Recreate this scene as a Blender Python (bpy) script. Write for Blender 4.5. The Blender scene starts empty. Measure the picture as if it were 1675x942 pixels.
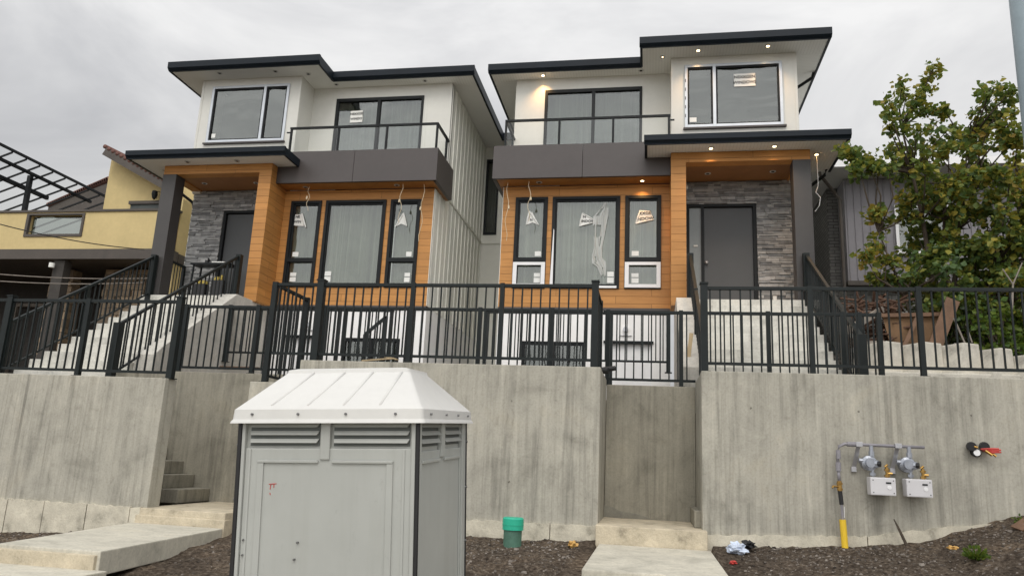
import bpy, bmesh, math, random
from mathutils import Vector, Matrix, noise, Euler
random.seed(7)
S = bpy.context.scene
COL = S.collection
# ------------------------------------------------------------------ camera (eye height is z = 0)
FPX, PITCH, ROLL, YAW = 1245.36, math.radians(12.774), math.radians(2.709), math.radians(10.666)
cy, sy = math.cos(YAW), math.sin(YAW)
f0 = Vector((-sy, cy, 0)); r0 = Vector((cy, sy, 0)); u0 = Vector((0, 0, 1))
fw = math.cos(PITCH)*f0 + math.sin(PITCH)*u0
uu = -math.sin(PITCH)*f0 + math.cos(PITCH)*u0
rt = math.cos(ROLL)*r0 + math.sin(ROLL)*uu
up = -math.sin(ROLL)*r0 + math.cos(ROLL)*uu
cd = bpy.data.cameras.new('camera'); cam = bpy.data.objects.new('camera', cd); COL.objects.link(cam)
cam.matrix_world = Matrix(((rt.x, up.x, -fw.x, 0), (rt.y, up.y, -fw.y, 0), (rt.z, up.z, -fw.z, 0), (0, 0, 0, 1)))
cd.sensor_width = 36; cd.lens = FPX/1675*36; cd.clip_end = 3000; cd.clip_start = .05
S.camera = cam

def at(px, py, Y):                       # a pixel of the photograph at distance Y -> world point
    d = rt*((px-837.5)/FPX) - up*((py-471)/FPX) + fw
    return d*(Y/d.y)

# ------------------------------------------------------------------ sky, sun, exposure
SUN_EL, SUN_AZ = math.radians(50), math.radians(172)   # high behind the clouds, behind the photographer
W = bpy.data.worlds.new("World"); S.world = W; W.use_nodes = True
nt = W.node_tree; N = nt.nodes; Lk = nt.links; N.clear()
out = N.new('ShaderNodeOutputWorld'); bg = N.new('ShaderNodeBackground'); Lk.new(bg.outputs[0], out.inputs[0])
sky = N.new('ShaderNodeTexSky'); sky.sky_type = 'NISHITA'; sky.sun_disc = False
sky.sun_elevation = SUN_EL; sky.sun_rotation = SUN_AZ; sky.air_density = 1.6; sky.dust_density = 4
tc = N.new('ShaderNodeTexCoord')
mp = N.new('ShaderNodeMapping'); mp.inputs['Scale'].default_value = (1, 1, 2.4); Lk.new(tc.outputs['Generated'], mp.inputs[0])
n1 = N.new('ShaderNodeTexNoise'); n1.inputs['Scale'].default_value = 2.3; n1.inputs['Detail'].default_value = 6; n1.inputs['Roughness'].default_value = .56
n1.inputs['Distortion'].default_value = .5
Lk.new(mp.outputs[0], n1.inputs['Vector'])
cr = N.new('ShaderNodeValToRGB'); Lk.new(n1.outputs[0], cr.inputs[0])
cr.color_ramp.elements[0].position = .33; cr.color_ramp.elements[0].color = (4.6, 4.62, 4.75, 1)
cr.color_ramp.elements[1].position = .62; cr.color_ramp.elements[1].color = (7.15, 7.1, 7.05, 1)
# an overcast sky is brighter overhead and on the sun's side
sep = N.new('ShaderNodeSeparateXYZ'); Lk.new(tc.outputs['Generated'], sep.inputs[0])
def mth(op, a, b=None, clamp=False):
    n = N.new('ShaderNodeMath'); n.operation = op; n.use_clamp = clamp
    for i, v in enumerate((a, b)):
        if v is None: continue
        if isinstance(v, (int, float)): n.inputs[i].default_value = v
        else: Lk.new(v, n.inputs[i])
    return n.outputs[0]
zen = mth('MULTIPLY', mth('MAXIMUM', sep.outputs['Z'], 0), 1.0)
bk = mth('MULTIPLY', mth('MAXIMUM', mth('SUBTRACT', -.1, sep.outputs['Y']), 0), 1.9)
gain = mth('ADD', mth('ADD', .78, zen), bk)
vm = N.new('ShaderNodeVectorMath'); vm.operation = 'SCALE'; Lk.new(cr.outputs[0], vm.inputs[0]); Lk.new(gain, vm.inputs['Scale'])
mx = N.new('ShaderNodeMix'); mx.data_type = 'RGBA'; mx.inputs[0].default_value = .93
Lk.new(sky.outputs[0], mx.inputs[6]); Lk.new(vm.outputs[0], mx.inputs[7])
Lk.new(mx.outputs[2], bg.inputs[0]); bg.inputs[1].default_value = .105
sd = bpy.data.lights.new('sun', 'SUN'); sd.energy = 1.1; sd.angle = math.radians(25); sd.color = (1, .96, .9)
so = bpy.data.objects.new('sun', sd); COL.objects.link(so)
sdir = Vector((math.sin(SUN_AZ)*math.cos(SUN_EL), math.cos(SUN_AZ)*math.cos(SUN_EL), math.sin(SUN_EL)))
so.rotation_euler = sdir.to_track_quat('Z', 'Y').to_euler(); so.location = (0, -20, 30)
S.view_settings.view_transform = 'Standard'; S.view_settings.look = 'None'; S.view_settings.gamma = 1
S.view_settings.exposure = 0.0
S.view_settings.use_curve_mapping = False

# ------------------------------------------------------------------ materials
MATS = {}
class NT:
    def __init__(s, name):
        s.m = bpy.data.materials.new(name); s.m.use_nodes = True; s.t = s.m.node_tree; s.t.nodes.clear()
        s.o = s.n('OutputMaterial'); s.b = s.n('BsdfPrincipled'); s.l(s.b.outputs[0], s.o.inputs[0])
        s.tc = s.n('TexCoord').outputs['Object']
    def n(s, k, **kw):
        x = s.t.nodes.new('ShaderNode'+k)
        for a, v in kw.items(): setattr(x, a, v)
        return x
    def l(s, a, b): s.t.links.new(a, b)
    def map(s, sc=(1, 1, 1), src=None):
        m = s.n('Mapping'); m.inputs['Scale'].default_value = sc; s.l(src or s.tc, m.inputs[0]); return m.outputs[0]
    def noise(s, scale, det=4, rough=.55, vec=None, dist=0):
        x = s.n('TexNoise'); x.inputs['Scale'].default_value = scale; x.inputs['Detail'].default_value = det
        x.inputs['Roughness'].default_value = rough; x.inputs['Distortion'].default_value = dist
        s.l(vec or s.tc, x.inputs['Vector']); return x.outputs[0]
    def ramp(s, src, stops):
        r = s.n('ValToRGB'); e = r.color_ramp.elements
        while len(e) < len(stops): e.new(.5)
        for i, (p, c) in enumerate(stops):
            e[i].position = p; e[i].color = (*c, 1) if len(c) == 3 else c
        s.l(src, r.inputs[0]); return r.outputs[0]
    def mix(s, f, a, b, mode='MIX'):
        x = s.n('Mix', data_type='RGBA', blend_type=mode)
        for i, v in ((0, f), (6, a), (7, b)):
            if isinstance(v, (int, float)): x.inputs[i].default_value = v
            elif isinstance(v, tuple): x.inputs[i].default_value = (*v[:3], 1)
            else: s.l(v, x.inputs[i])
        return x.outputs[2]
    def math(s, op, a, b=None, c=None):
        x = s.n('Math', operation=op)
        for i, v in enumerate((a, b, c)):
            if v is None: continue
            if isinstance(v, (int, float)): x.inputs[i].default_value = v
            else: s.l(v, x.inputs[i])
        return x.outputs[0]
    def bump(s, h, st=.3, dist=.01):
        b = s.n('Bump'); b.inputs['Strength'].default_value = st; b.inputs['Distance'].default_value = dist
        s.l(h, b.inputs['Height']); s.l(b.outputs[0], s.b.inputs['Normal'])
    def fin(s, col, rough=.6, metal=0, spec=.5):
        if isinstance(col, tuple): s.b.inputs['Base Color'].default_value = (*col, 1)
        else: s.l(col, s.b.inputs['Base Color'])
        if isinstance(rough, (int, float)): s.b.inputs['Roughness'].default_value = rough
        else: s.l(rough, s.b.inputs['Roughness'])
        s.b.inputs['Metallic'].default_value = metal; s.b.inputs['Specular IOR Level'].default_value = spec
        return s.m
def rampc(c, v): return tuple(max(0, min(1, x*v)) for x in c)
def simple(name, c, rough=.6, var=.12, sc=3, bump=.0, bsc=60, metal=0, spec=.5):
    s = NT(name)
    col = s.ramp(s.math('ADD', s.math('MULTIPLY', s.noise(sc, 5), .7), s.math('MULTIPLY', s.noise(sc*9, 3), .3)),
                 [(.32, rampc(c, 1-var)), (.68, rampc(c, 1+var))])
    if bump: s.bump(s.noise(bsc, 3), bump, .004)
    return s.fin(col, rough, metal, spec)
def emit(name, c, st):
    s = NT(name); s.b.inputs['Emission Color'].default_value = (*c, 1); s.b.inputs['Emission Strength'].default_value = st
    return s.fin((.8, .8, .8), .4)
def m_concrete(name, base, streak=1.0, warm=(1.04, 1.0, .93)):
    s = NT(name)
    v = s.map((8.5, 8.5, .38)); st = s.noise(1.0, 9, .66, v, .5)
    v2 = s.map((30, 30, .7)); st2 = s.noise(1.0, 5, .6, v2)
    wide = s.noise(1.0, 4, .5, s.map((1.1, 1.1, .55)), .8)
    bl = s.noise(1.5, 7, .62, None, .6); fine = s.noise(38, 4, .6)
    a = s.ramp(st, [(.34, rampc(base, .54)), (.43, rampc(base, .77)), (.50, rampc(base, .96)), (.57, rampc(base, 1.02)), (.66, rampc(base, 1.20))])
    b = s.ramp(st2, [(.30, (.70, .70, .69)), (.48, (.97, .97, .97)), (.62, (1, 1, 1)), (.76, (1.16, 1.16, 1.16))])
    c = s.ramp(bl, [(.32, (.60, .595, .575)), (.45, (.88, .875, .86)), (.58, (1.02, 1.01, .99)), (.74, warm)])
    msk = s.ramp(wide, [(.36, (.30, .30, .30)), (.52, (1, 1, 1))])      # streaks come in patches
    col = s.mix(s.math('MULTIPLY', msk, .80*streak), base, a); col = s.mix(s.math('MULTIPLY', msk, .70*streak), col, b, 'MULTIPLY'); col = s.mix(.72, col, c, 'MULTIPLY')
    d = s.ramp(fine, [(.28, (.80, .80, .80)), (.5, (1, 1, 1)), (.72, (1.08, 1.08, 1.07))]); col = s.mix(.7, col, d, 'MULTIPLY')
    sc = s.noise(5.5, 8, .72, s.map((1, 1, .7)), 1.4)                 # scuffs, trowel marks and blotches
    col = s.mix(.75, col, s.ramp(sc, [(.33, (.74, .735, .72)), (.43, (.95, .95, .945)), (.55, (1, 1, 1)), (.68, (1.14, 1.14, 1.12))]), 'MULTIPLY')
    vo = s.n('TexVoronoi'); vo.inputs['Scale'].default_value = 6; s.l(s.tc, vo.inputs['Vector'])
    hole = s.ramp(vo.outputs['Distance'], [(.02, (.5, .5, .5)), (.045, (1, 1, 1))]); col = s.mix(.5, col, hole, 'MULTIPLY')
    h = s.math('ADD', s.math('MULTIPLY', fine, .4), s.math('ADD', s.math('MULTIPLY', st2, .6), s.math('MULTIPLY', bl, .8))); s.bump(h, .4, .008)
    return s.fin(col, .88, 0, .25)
def m_rough_concrete(name, base, sc=5):
    s = NT(name)
    n = s.noise(sc, 8, .65); f = s.noise(60, 3)
    col = s.ramp(n, [(.3, rampc(base, .45)), (.43, rampc(base, .82)), (.6, base), (.75, rampc(base, 1.15))])
    col = s.mix(.5, col, s.ramp(f, [(.3, (.75, .72, .68)), (.6, (1, 1, 1))]), 'MULTIPLY')
    s.bump(s.math('ADD', n, s.math('MULTIPLY', f, .3)), .6, .02)
    return s.fin(col, .92, 0, .2)
def m_planks(name, c, row=.152, length=1.9, groove=.009, darker=.45):
    s = NT(name)
    sp = s.n('SeparateXYZ'); s.l(s.tc, sp.inputs[0]); cb = s.n('CombineXYZ')
    s.l(s.math('ADD', sp.outputs[0], sp.outputs[1]), cb.inputs[0]); s.l(sp.outputs[2], cb.inputs[1])
    br = s.n('TexBrick'); s.l(cb.outputs[0], br.inputs['Vector'])
    br.offset = .37; br.inputs['Scale'].default_value = 1; br.inputs['Mortar Size'].default_value = groove/2
    br.inputs['Brick Width'].default_value = length; br.inputs['Row Height'].default_value = row; br.inputs['Mortar Smooth'].default_value = .3
    br.inputs['Color1'].default_value = (*rampc(c, .90), 1); br.inputs['Color2'].default_value = (*rampc(c, 1.1), 1)
    br.inputs['Mortar'].default_value = (*rampc(c, darker), 1)
    g = s.noise(1, 6, .6, s.map((2.2, 2.2, 38)), .6)
    col = s.mix(.6, br.outputs['Color'], s.ramp(g, [(.3, (.72, .66, .6)), (.55, (1, 1, 1)), (.8, (1.08, 1.05, 1))]), 'MULTIPLY')
    col = s.mix(.5, col, s.ramp(s.noise(1.1, 3), [(.3, (.84, .82, .8)), (.7, (1.05, 1.05, 1.05))]), 'MULTIPLY')
    s.bump(s.math('SUBTRACT', s.math('MULTIPLY', g, .15), br.outputs['Fac']), .6, .008)
    return s.fin(col, .52, 0, .4)
def m_island(name, c1, c2, rough=.8, bump=.4, bsc=30, trans=0):
    s = NT(name)
    g = s.n('NewGeometry').outputs['Random Per Island']
    col = s.ramp(g, [(0, c1), (1, c2)])
    n = s.noise(bsc*.4, 5); col = s.mix(.7, col, s.ramp(n, [(.3, (.62, .62, .62)), (.65, (1.1, 1.1, 1.1))]), 'MULTIPLY')
    s.bump(s.noise(bsc, 4), bump, .01)
    return s.fin(col, rough, 0, .3)
def m_leaf(name, stops, big=.6):
    s = NT(name)
    g = s.n('NewGeometry').outputs['Random Per Island']
    pos = s.noise(big, 3)
    f = s.math('ADD', s.math('MULTIPLY', g, .45), s.math('MULTIPLY', pos, .75))
    col = s.ramp(f, stops)
    m = s.fin(col, .5, 0, .35)
    tr = s.n('BsdfTranslucent'); s.l(s.mix(.5, col, (.25, .3, .04)), tr.inputs[0])
    ms = s.n('MixShader'); ms.inputs[0].default_value = .36
    s.l(s.b.outputs[0], ms.inputs[1]); s.l(tr.outputs[0], ms.inputs[2]); s.l(ms.outputs[0], s.o.inputs[0])
    return m
def m_glass(name, tint=(.55, .62, .60), refl=.38, wob=.02):
    s = NT(name)
    tr = s.n('BsdfTransparent'); tr.inputs[0].default_value = (*tint, 1)
    gl = s.n('BsdfGlossy'); gl.inputs['Roughness'].default_value = .04; gl.inputs[0].default_value = (.92, .94, .93, 1)
    b = s.n('Bump'); b.inputs['Strength'].default_value = .35; b.inputs['Distance'].default_value = wob
    s.l(s.noise(1.3, 1, .5, s.map((1, 1, 1.6)), .6), b.inputs['Height']); s.l(b.outputs[0], gl.inputs['Normal'])
    ms = s.n('MixShader'); ms.inputs[0].default_value = refl
    s.l(tr.outputs[0], ms.inputs[1]); s.l(gl.outputs[0], ms.inputs[2]); s.l(ms.outputs[0], s.o.inputs[0])
    return s.m
def m_soffit(name, c, axis_y=False, pitch=.1):
    s = NT(name)
    w = s.n('TexWave', wave_type='BANDS', bands_direction='Y' if axis_y else 'X'); w.inputs['Scale'].default_value = 1/pitch/6.283*3.14159
    s.l(s.tc, w.inputs['Vector'])
    col = s.mix(.35, c, s.ramp(w.outputs[0], [(0, rampc(c, .55)), (.08, c)]))
    col = s.mix(.4, col, s.ramp(s.noise(1.4, 3), [(.3, (.85, .85, .85)), (.7, (1, 1, 1))]), 'MULTIPLY')
    s.bump(w.outputs[0], .15, .004)
    return s.fin(col, .6)
def m_brick(name, c1, c2, mort, bw=.22, rh=.075):
    s = NT(name)
    sp = s.n('SeparateXYZ'); s.l(s.tc, sp.inputs[0]); cb = s.n('CombineXYZ')
    s.l(s.math('ADD', sp.outputs[0], sp.outputs[1]), cb.inputs[0]); s.l(sp.outputs[2], cb.inputs[1])
    br = s.n('TexBrick'); s.l(cb.outputs[0], br.inputs['Vector']); br.inputs['Scale'].default_value = 1
    br.inputs['Brick Width'].default_value = bw; br.inputs['Row Height'].default_value = rh; br.inputs['Mortar Size'].default_value = .008
    br.inputs['Color1'].default_value = (*c1, 1); br.inputs['Color2'].default_value = (*c2, 1); br.inputs['Mortar'].default_value = (*mort, 1)
    n = s.noise(9, 5); col = s.mix(.6, br.outputs[0], s.ramp(n, [(.3, (.65, .65, .65)), (.6, (1, 1, 1))]), 'MULTIPLY')
    s.bump(s.math('ADD', s.math('MULTIPLY', br.outputs['Fac'], -1), s.math('MULTIPLY', n, .6)), .7, .012)
    return s.fin(col, .85)

M = dict(
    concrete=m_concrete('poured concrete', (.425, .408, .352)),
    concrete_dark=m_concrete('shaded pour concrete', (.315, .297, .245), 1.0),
    concrete_smooth=m_concrete('trowelled concrete', (.58, .555, .475), .35),
    asphalt=simple('worn asphalt', (.10, .10, .10), .9, .2, 4, .3, 80), damp=simple('damp dark concrete', (.20, .19, .155), .7, .25, 6),
    concrete_old=m_rough_concrete('rough cast footing', (.64, .60, .49), 4),
    concrete_tan=m_rough_concrete('sandy cast step', (.60, .53, .40), 4.5),
    step=m_concrete('stair concrete', (.60, .58, .53), .35),
    step_pale=m_concrete('new stair concrete', (.66, .65, .60), .3),
    block=m_rough_concrete('pale block concrete', (.66, .63, .55), 2.5),
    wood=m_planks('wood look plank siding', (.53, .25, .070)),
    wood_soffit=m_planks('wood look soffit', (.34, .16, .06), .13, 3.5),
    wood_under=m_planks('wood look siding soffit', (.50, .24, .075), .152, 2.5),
    white=simple('white fibre cement', (.655, .65, .60), .6, .05, 1.2, .12, 90),
    sidewhite=simple('white batten siding', (.78, .775, .71), .6, .06, 1.0, .12, 90),
    basement=simple('white painted foundation', (.88, .87, .85), .7, .05, 2, .2, 60),
    soffit=m_soffit('vented white soffit', (.80, .80, .77)),
    soffit_side=m_soffit('vented white soffit across', (.80, .80, .77), True),
    fascia=simple('black blue fascia metal', (.005, .010, .016), .5, .2, 3, spec=.25),
    black=simple('black aluminium', (.007, .009, .010), .5, .2, 5, spec=.25),
    fence=simple('black powder coat', (.008, .012, .012), .5, .25, 6, spec=.28),
    band=simple('brown grey metal panel', (.064, .054, .051), .42, .10, 1.3),
    post=simple('charcoal cladding', (.052, .048, .046), .5, .12, 1.5),
    stone=m_island('split stone veneer', (.19, .193, .195), (.48, .48, .47), .85, .7, 22),
    stone_gap=simple('stone shadow mortar', (.05, .05, .05), .9),
    door=simple('dark grey door paint', (.060, .064, .066), .45, .07, 2),
    frost=simple('frosted sidelight', (.22, .25, .25), .25, .08, 2),
    glass=m_glass('window glass', (.64, .66, .62), .11),
    glass_up=m_glass('upper window glass', (.52, .55, .52), .13, .035),
    rail_glass=m_glass('clear railing glass', (.985, .99, .985), .025, .002),
    hanging_sheet=simple('pale interior sheet', (.50, .51, .46), .8, .2, 2.5),
    dark_in=simple('dim interior', (.07, .08, .08), .9, .3, 1),
    alu=simple('bright aluminium trim', (.50, .53, .56), .35, .08, 4, metal=.5),
    film=simple('white protective film', (.82, .82, .82), .5, .05, 5),
    paper=simple('white paper label', (.80, .80, .76), .6, .06, 9),
    ink=simple('black printing ink', (.02, .02, .022), .6),
    plastic_sheet=simple('crumpled clear wrap', (.55, .56, .53), .25, .3, 8, .5, 30),
    lampwarm=emit('lit downlight', (1, .74, .38), 9),
    lens_off=simple('unlit downlight lens', (.04, .04, .04), .25),
    ring=simple('downlight ring', (.55, .55, .53), .4),
    toilet=simple('grey moulded plastic', (.40, .41, .385), .46, .045, 2.0, .06, 140),
    toilet_side=simple('grey moulded side plastic', (.41, .425, .40), .46, .045, 2.0, .06, 140),
    toilet_roof=simple('white translucent plastic roof', (.61, .605, .58), .6, .05, 2, .05, 100, spec=.3),
    toilet_vent=simple('dark vent slot', (.10, .11, .105), .7),
    rubber=simple('black rubber trim', (.012, .012, .013), .5),
    rivet=simple('dull steel rivet', (.20, .20, .20), .4, metal=.8),
    red=simple('red marker', (.50, .05, .04), .6),
    grey_pipe=simple('grey painted steel pipe', (.25, .24, .26), .42, .15, 8),
    galv=simple('galvanised bracket', (.46, .46, .48), .35, .1, 9, metal=.6),
    regulator=simple('cast aluminium regulator', (.34, .36, .40), .35, .2, 14, .2, 60, metal=.6),
    brass=simple('brass valve', (.38, .23, .07), .32, .25, 15, metal=.85),
    meter=simple('light grey meter casing', (.63, .62, .63), .45, .04, 5),
    screen=simple('dark meter display', (.025, .03, .03), .2),
    yellow=simple('yellow gas sleeve', (.78, .52, .03), .5, .08, 6),
    green=simple('green plastic cap', (.02, .42, .27), .45, .1, 6),
    greenpipe=simple('dull sewer pipe', (.07, .16, .115), .6, .25, 9),
    bark=simple('brown bark', (.075, .058, .042), .9, .35, 9, .8, 30),
    stucco=simple('yellow ochre stucco', (.58, .46, .225), .85, .11, 1.2, .5, 120),
    browntrim=simple('dark brown trim', (.07, .058, .048), .6, .2, 3),
    tile=simple('red clay tile', (.15, .07, .055), .8, .3, 6, .6, 20),
    rubble=m_island('rubble stone', (.20, .16, .12), (.48, .36, .24), .9, .7, 12),
    cellar=simple('dark carport lining', (.05, .045, .04), .9, .3, 2),
    greysiding=simple('grey vertical siding', (.235, .225, .24), .65, .1, 2),
    brickgrey=m_brick('grey painted brick', (.17, .165, .16), (.21, .205, .195), (.07, .07, .065)),
    brickpale=m_brick('pale stone courses', (.30, .30, .28), (.36, .35, .33), (.14, .14, .13), .42, .16),
    greysoffit=m_soffit('grey boarded soffit', (.70, .70, .69), True, .15),
    plank=simple('weathered brown timber', (.15, .085, .05), .8, .3, 6, .5, 30),
    ply=simple('orange brown plywood', (.18, .10, .045), .7, .25, 3, .4, 30),
    greyplank=simple('grey weathered timber', (.24, .21, .18), .85, .25, 5, .5, 30),
    lumber=simple('pale new lumber', (.55, .42, .25), .75, .15, 6),
    rust=simple('red brown brush pile', (.10, .055, .035), .9, .4, 8),
    pole=simple('blue grey steel pole', (.23, .29, .32), .45, .12, 2, .1, 20),
    cable=simple('black cable', (.02, .02, .02), .6),
    palewire=simple('pale wire', (.62, .52, .36), .6),
    foil=simple('crumpled blue white plastic', (.55, .62, .75), .35, .35, 20),
    peel=simple('orange peel yellow', (.55, .33, .10), .6, .1, 20),
)
def m_hanging_sheet():
    s = NT('hanging sheet with painted folds')
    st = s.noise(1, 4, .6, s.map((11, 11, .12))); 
    col = s.ramp(st, [(.30, (.34, .36, .33)), (.47, (.46, .49, .44)), (.56, (.52, .55, .50)), (.64, (.80, .83, .78)), (.72, (.58, .60, .55))])  # pale and dark streaks paint the light on the folds into the colour
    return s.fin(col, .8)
M['hanging_sheet'] = m_hanging_sheet()
M['leaf'] = m_leaf('tree leaves', [(.18, (.035, .075, .028)), (.45, (.078, .135, .040)), (.62, (.15, .20, .045)), (.76, (.31, .28, .045)), (.95, (.36, .20, .04))])
M['leaf_dark'] = m_leaf('dark shrub leaves', [(.2, (.012, .025, .008)), (.5, (.026, .048, .012)), (.8, (.06, .08, .016))])
M['leaf_bright'] = m_leaf('bright shrub leaves', [(.2, (.03, .07, .012)), (.5, (.07, .135, .02)), (.85, (.15, .19, .03))])
def m_plastic(name, base):
    s = NT(name)
    a = s.noise(1.4, 6, .6); b = s.noise(1, 5, .6, s.map((9, 9, .6))); sp = s.n('SeparateXYZ'); s.l(s.tc, sp.inputs[0])
    col = s.ramp(a, [(.32, rampc(base, .90)), (.6, base), (.75, rampc(base, 1.05))])
    col = s.mix(.28, col, s.ramp(b, [(.34, (.80, .79, .76)), (.5, (1, 1, 1))]), 'MULTIPLY')
    sc = s.noise(14, 6, .75, s.map((1, 1, .35)), 2); col = s.mix(.35, col, s.ramp(sc, [(.62, (1, 1, 1)), (.68, (.72, .71, .69))]), 'MULTIPLY')
    s.bump(s.noise(2.2, 2), .35, .02)
    return s.fin(col, .42, 0, .45)
M['toilet'] = m_plastic('grey weathered plastic', (.40, .41, .385)); M['toilet_side'] = m_plastic('grey weathered side plastic', (.42, .435, .41))
M['flower'] = simple('yellow plastic', (.42, .32, .06), .5)
def m_soil():
    s = NT('bare soil')
    n = s.noise(1.6, 7, .62); f = s.noise(22, 6, .7); g = s.noise(90, 3, .6)
    col = s.ramp(f, [(.32, (.026, .019, .014)), (.47, (.080, .062, .047)), (.60, (.155, .125, .097)), (.72, (.28, .25, .21))])
    col = s.mix(.7, col, s.ramp(n, [(.32, (.48, .46, .44)), (.5, (.95, .93, .9)), (.66, (1.5, 1.4, 1.25))]), 'MULTIPLY')
    s.bump(s.math('ADD', f, s.math('MULTIPLY', g, .5)), .9, .03)
    return s.fin(col, .95, 0, .15)
M['soil'] = m_soil()
M['gravel'] = m_island('small stones', (.035, .027, .021), (.30, .265, .23), .85, .3, 40)

def m_wrap():
    s = NT('crumpled clear wrap film'); m = s.fin((.72, .73, .70), .3)
    t = s.n('BsdfTransparent'); ms = s.n('MixShader'); ms.inputs[0].default_value = .5
    s.l(t.outputs[0], ms.inputs[1]); s.l(s.b.outputs[0], ms.inputs[2]); s.l(ms.outputs[0], s.o.inputs[0]); return m
M['plastic_sheet'] = m_wrap()
# ------------------------------------------------------------------ mesh helper
class MB:
    def __init__(s, f=None): s.bm = bmesh.new(); s.f = f
    def P(s, p): return s.f(Vector(p)) if s.f else Vector(p)
    def poly(s, pts):
        vs = [s.bm.verts.new(s.P(p)) for p in pts]; return s.bm.faces.new(vs)
    def hexa(s, c):            # 8 corners: bottom 4 ccw, top 4 ccw
        v = [s.bm.verts.new(s.P(p)) for p in c]
        for q in ((0, 3, 2, 1), (4, 5, 6, 7), (0, 1, 5, 4), (1, 2, 6, 5), (2, 3, 7, 6), (3, 0, 4, 7)):
            s.bm.faces.new([v[i] for i in q])
        return s
    def box(s, x0, x1, y0, y1, z0, z1):
        return s.hexa([(x0, y0, z0), (x1, y0, z0), (x1, y1, z0), (x0, y1, z0), (x0, y0, z1), (x1, y0, z1), (x1, y1, z1), (x0, y1, z1)])
    def bar(s, a, b, w, h, upv=(0, 0, 1)):   # rectangular bar between two points
        a = Vector(a); b = Vector(b); d = (b-a).normalized(); u = Vector(upv)
        if abs(d.dot(u)) > .98: u = Vector((0, 1, 0))
        r = d.cross(u).normalized()*w/2; u = r.cross(d).normalized()*h/2
        return s.hexa([a-r-u, a+r-u, b+r-u, b-r-u, a-r+u, a+r+u, b+r+u, b-r+u])
    def tube(s, pts, r, seg=10, cap=True):
        pts = [Vector(p) for p in pts]; rs = r if isinstance(r, (list, tuple)) else [r]*len(pts); rings = []
        for i, p in enumerate(pts):
            d = (pts[min(i+1, len(pts)-1)]-pts[max(i-1, 0)]).normalized()
            a = Vector((0, 0, 1)) if abs(d.z) < .9 else Vector((1, 0, 0))
            u = d.cross(a).normalized(); v = d.cross(u)
            rings.append([s.bm.verts.new(s.P(p+rs[i]*(math.cos(k*6.28318/seg)*u+math.sin(k*6.28318/seg)*v))) for k in range(seg)])
        for A, B in zip(rings, rings[1:]):
            for k in range(seg): s.bm.faces.new((A[k], A[(k+1) % seg], B[(k+1) % seg], B[k]))
        if cap and seg > 2:
            s.bm.faces.new(rings[0]); s.bm.faces.new(rings[-1])
        return s
    def prism(s, prof, a, b, axis='x'):   # profile of (u,v) extruded a..b along an axis
        def P(t, u, v): return (t, u, v) if axis == 'x' else ((u, t, v) if axis == 'y' else (u, v, t))
        A = [s.bm.verts.new(s.P(P(a, u, v))) for u, v in prof]; B = [s.bm.verts.new(s.P(P(b, u, v))) for u, v in prof]
        s.bm.faces.new(A); s.bm.faces.new(B[::-1]); n = len(prof)
        for i in range(n): s.bm.faces.new((A[i], A[(i+1) % n], B[(i+1) % n], B[i]))
        return s
    def build(s, name, mat, parent=None, root=None, bevel=0, smooth=False, loc=None, recalc=True, keep=None):
        if recalc: bmesh.ops.recalc_face_normals(s.bm, faces=s.bm.faces)
        if bevel: bmesh.ops.bevel(s.bm, geom=list(s.bm.edges), offset=bevel, segments=2, affect='EDGES', profile=.6, clamp_overlap=True)
        off = Vector(root.location) if root else (Vector(loc) if loc is not None else None)
        if off is None:
            xs = [v.co for v in s.bm.verts]
            off = Vector((sum(v.x for v in xs)/len(xs), sum(v.y for v in xs)/len(xs), min(v.z for v in xs)))
        bmesh.ops.translate(s.bm, vec=-off, verts=s.bm.verts)
        me = bpy.data.meshes.new(name); s.bm.to_mesh(me); s.bm.free()
        me.materials.append(M[mat] if isinstance(mat, str) else mat)
        if smooth:
            for p in me.polygons: p.use_smooth = True
        o = bpy.data.objects.new(name, me); COL.objects.link(o)
        if parent: o.parent = parent
        else: o.location = off
        return o
def tag(o, label=None, cat=None, group=None, kind=None):
    if label: o['label'] = label
    if cat: o['category'] = cat
    if group: o['group'] = group
    if kind: o['kind'] = kind
    return o
def thing(name, label, cat, loc, group=None):
    o = bpy.data.objects.new(name, None); COL.objects.link(o); o.location = loc; o.empty_display_size = .2
    return tag(o, label, cat, group)
def text_mesh(body, size, mat, name, parent, root, origin, xdir, updir, thick=.0015, bold=.0):
    c = bpy.data.curves.new('t', 'FONT'); c.body = body; c.size = size; c.align_x = 'CENTER'; c.align_y = 'CENTER'; c.extrude = thick; c.offset = bold; c.space_line = .8
    t = bpy.data.objects.new('t', c); COL.objects.link(t); bpy.context.view_layer.update()
    me = bpy.data.meshes.new_from_object(t.evaluated_get(bpy.context.evaluated_depsgraph_get())); bpy.data.objects.remove(t)
    x = Vector(xdir).normalized(); z = x.cross(Vector(updir)).normalized(); u = z.cross(x)
    mt = Matrix(((x.x, u.x, z.x, 0), (x.y, u.y, z.y, 0), (x.z, u.z, z.z, 0), (0, 0, 0, 1)))
    me.transform(mt); me.transform(Matrix.Translation(Vector(origin)-Vector(root.location)))
    me.name = name; me.materials.clear(); me.materials.append(M[mat])
    o = bpy.data.objects.new(name, me); COL.objects.link(o); o.parent = parent; return o

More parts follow.
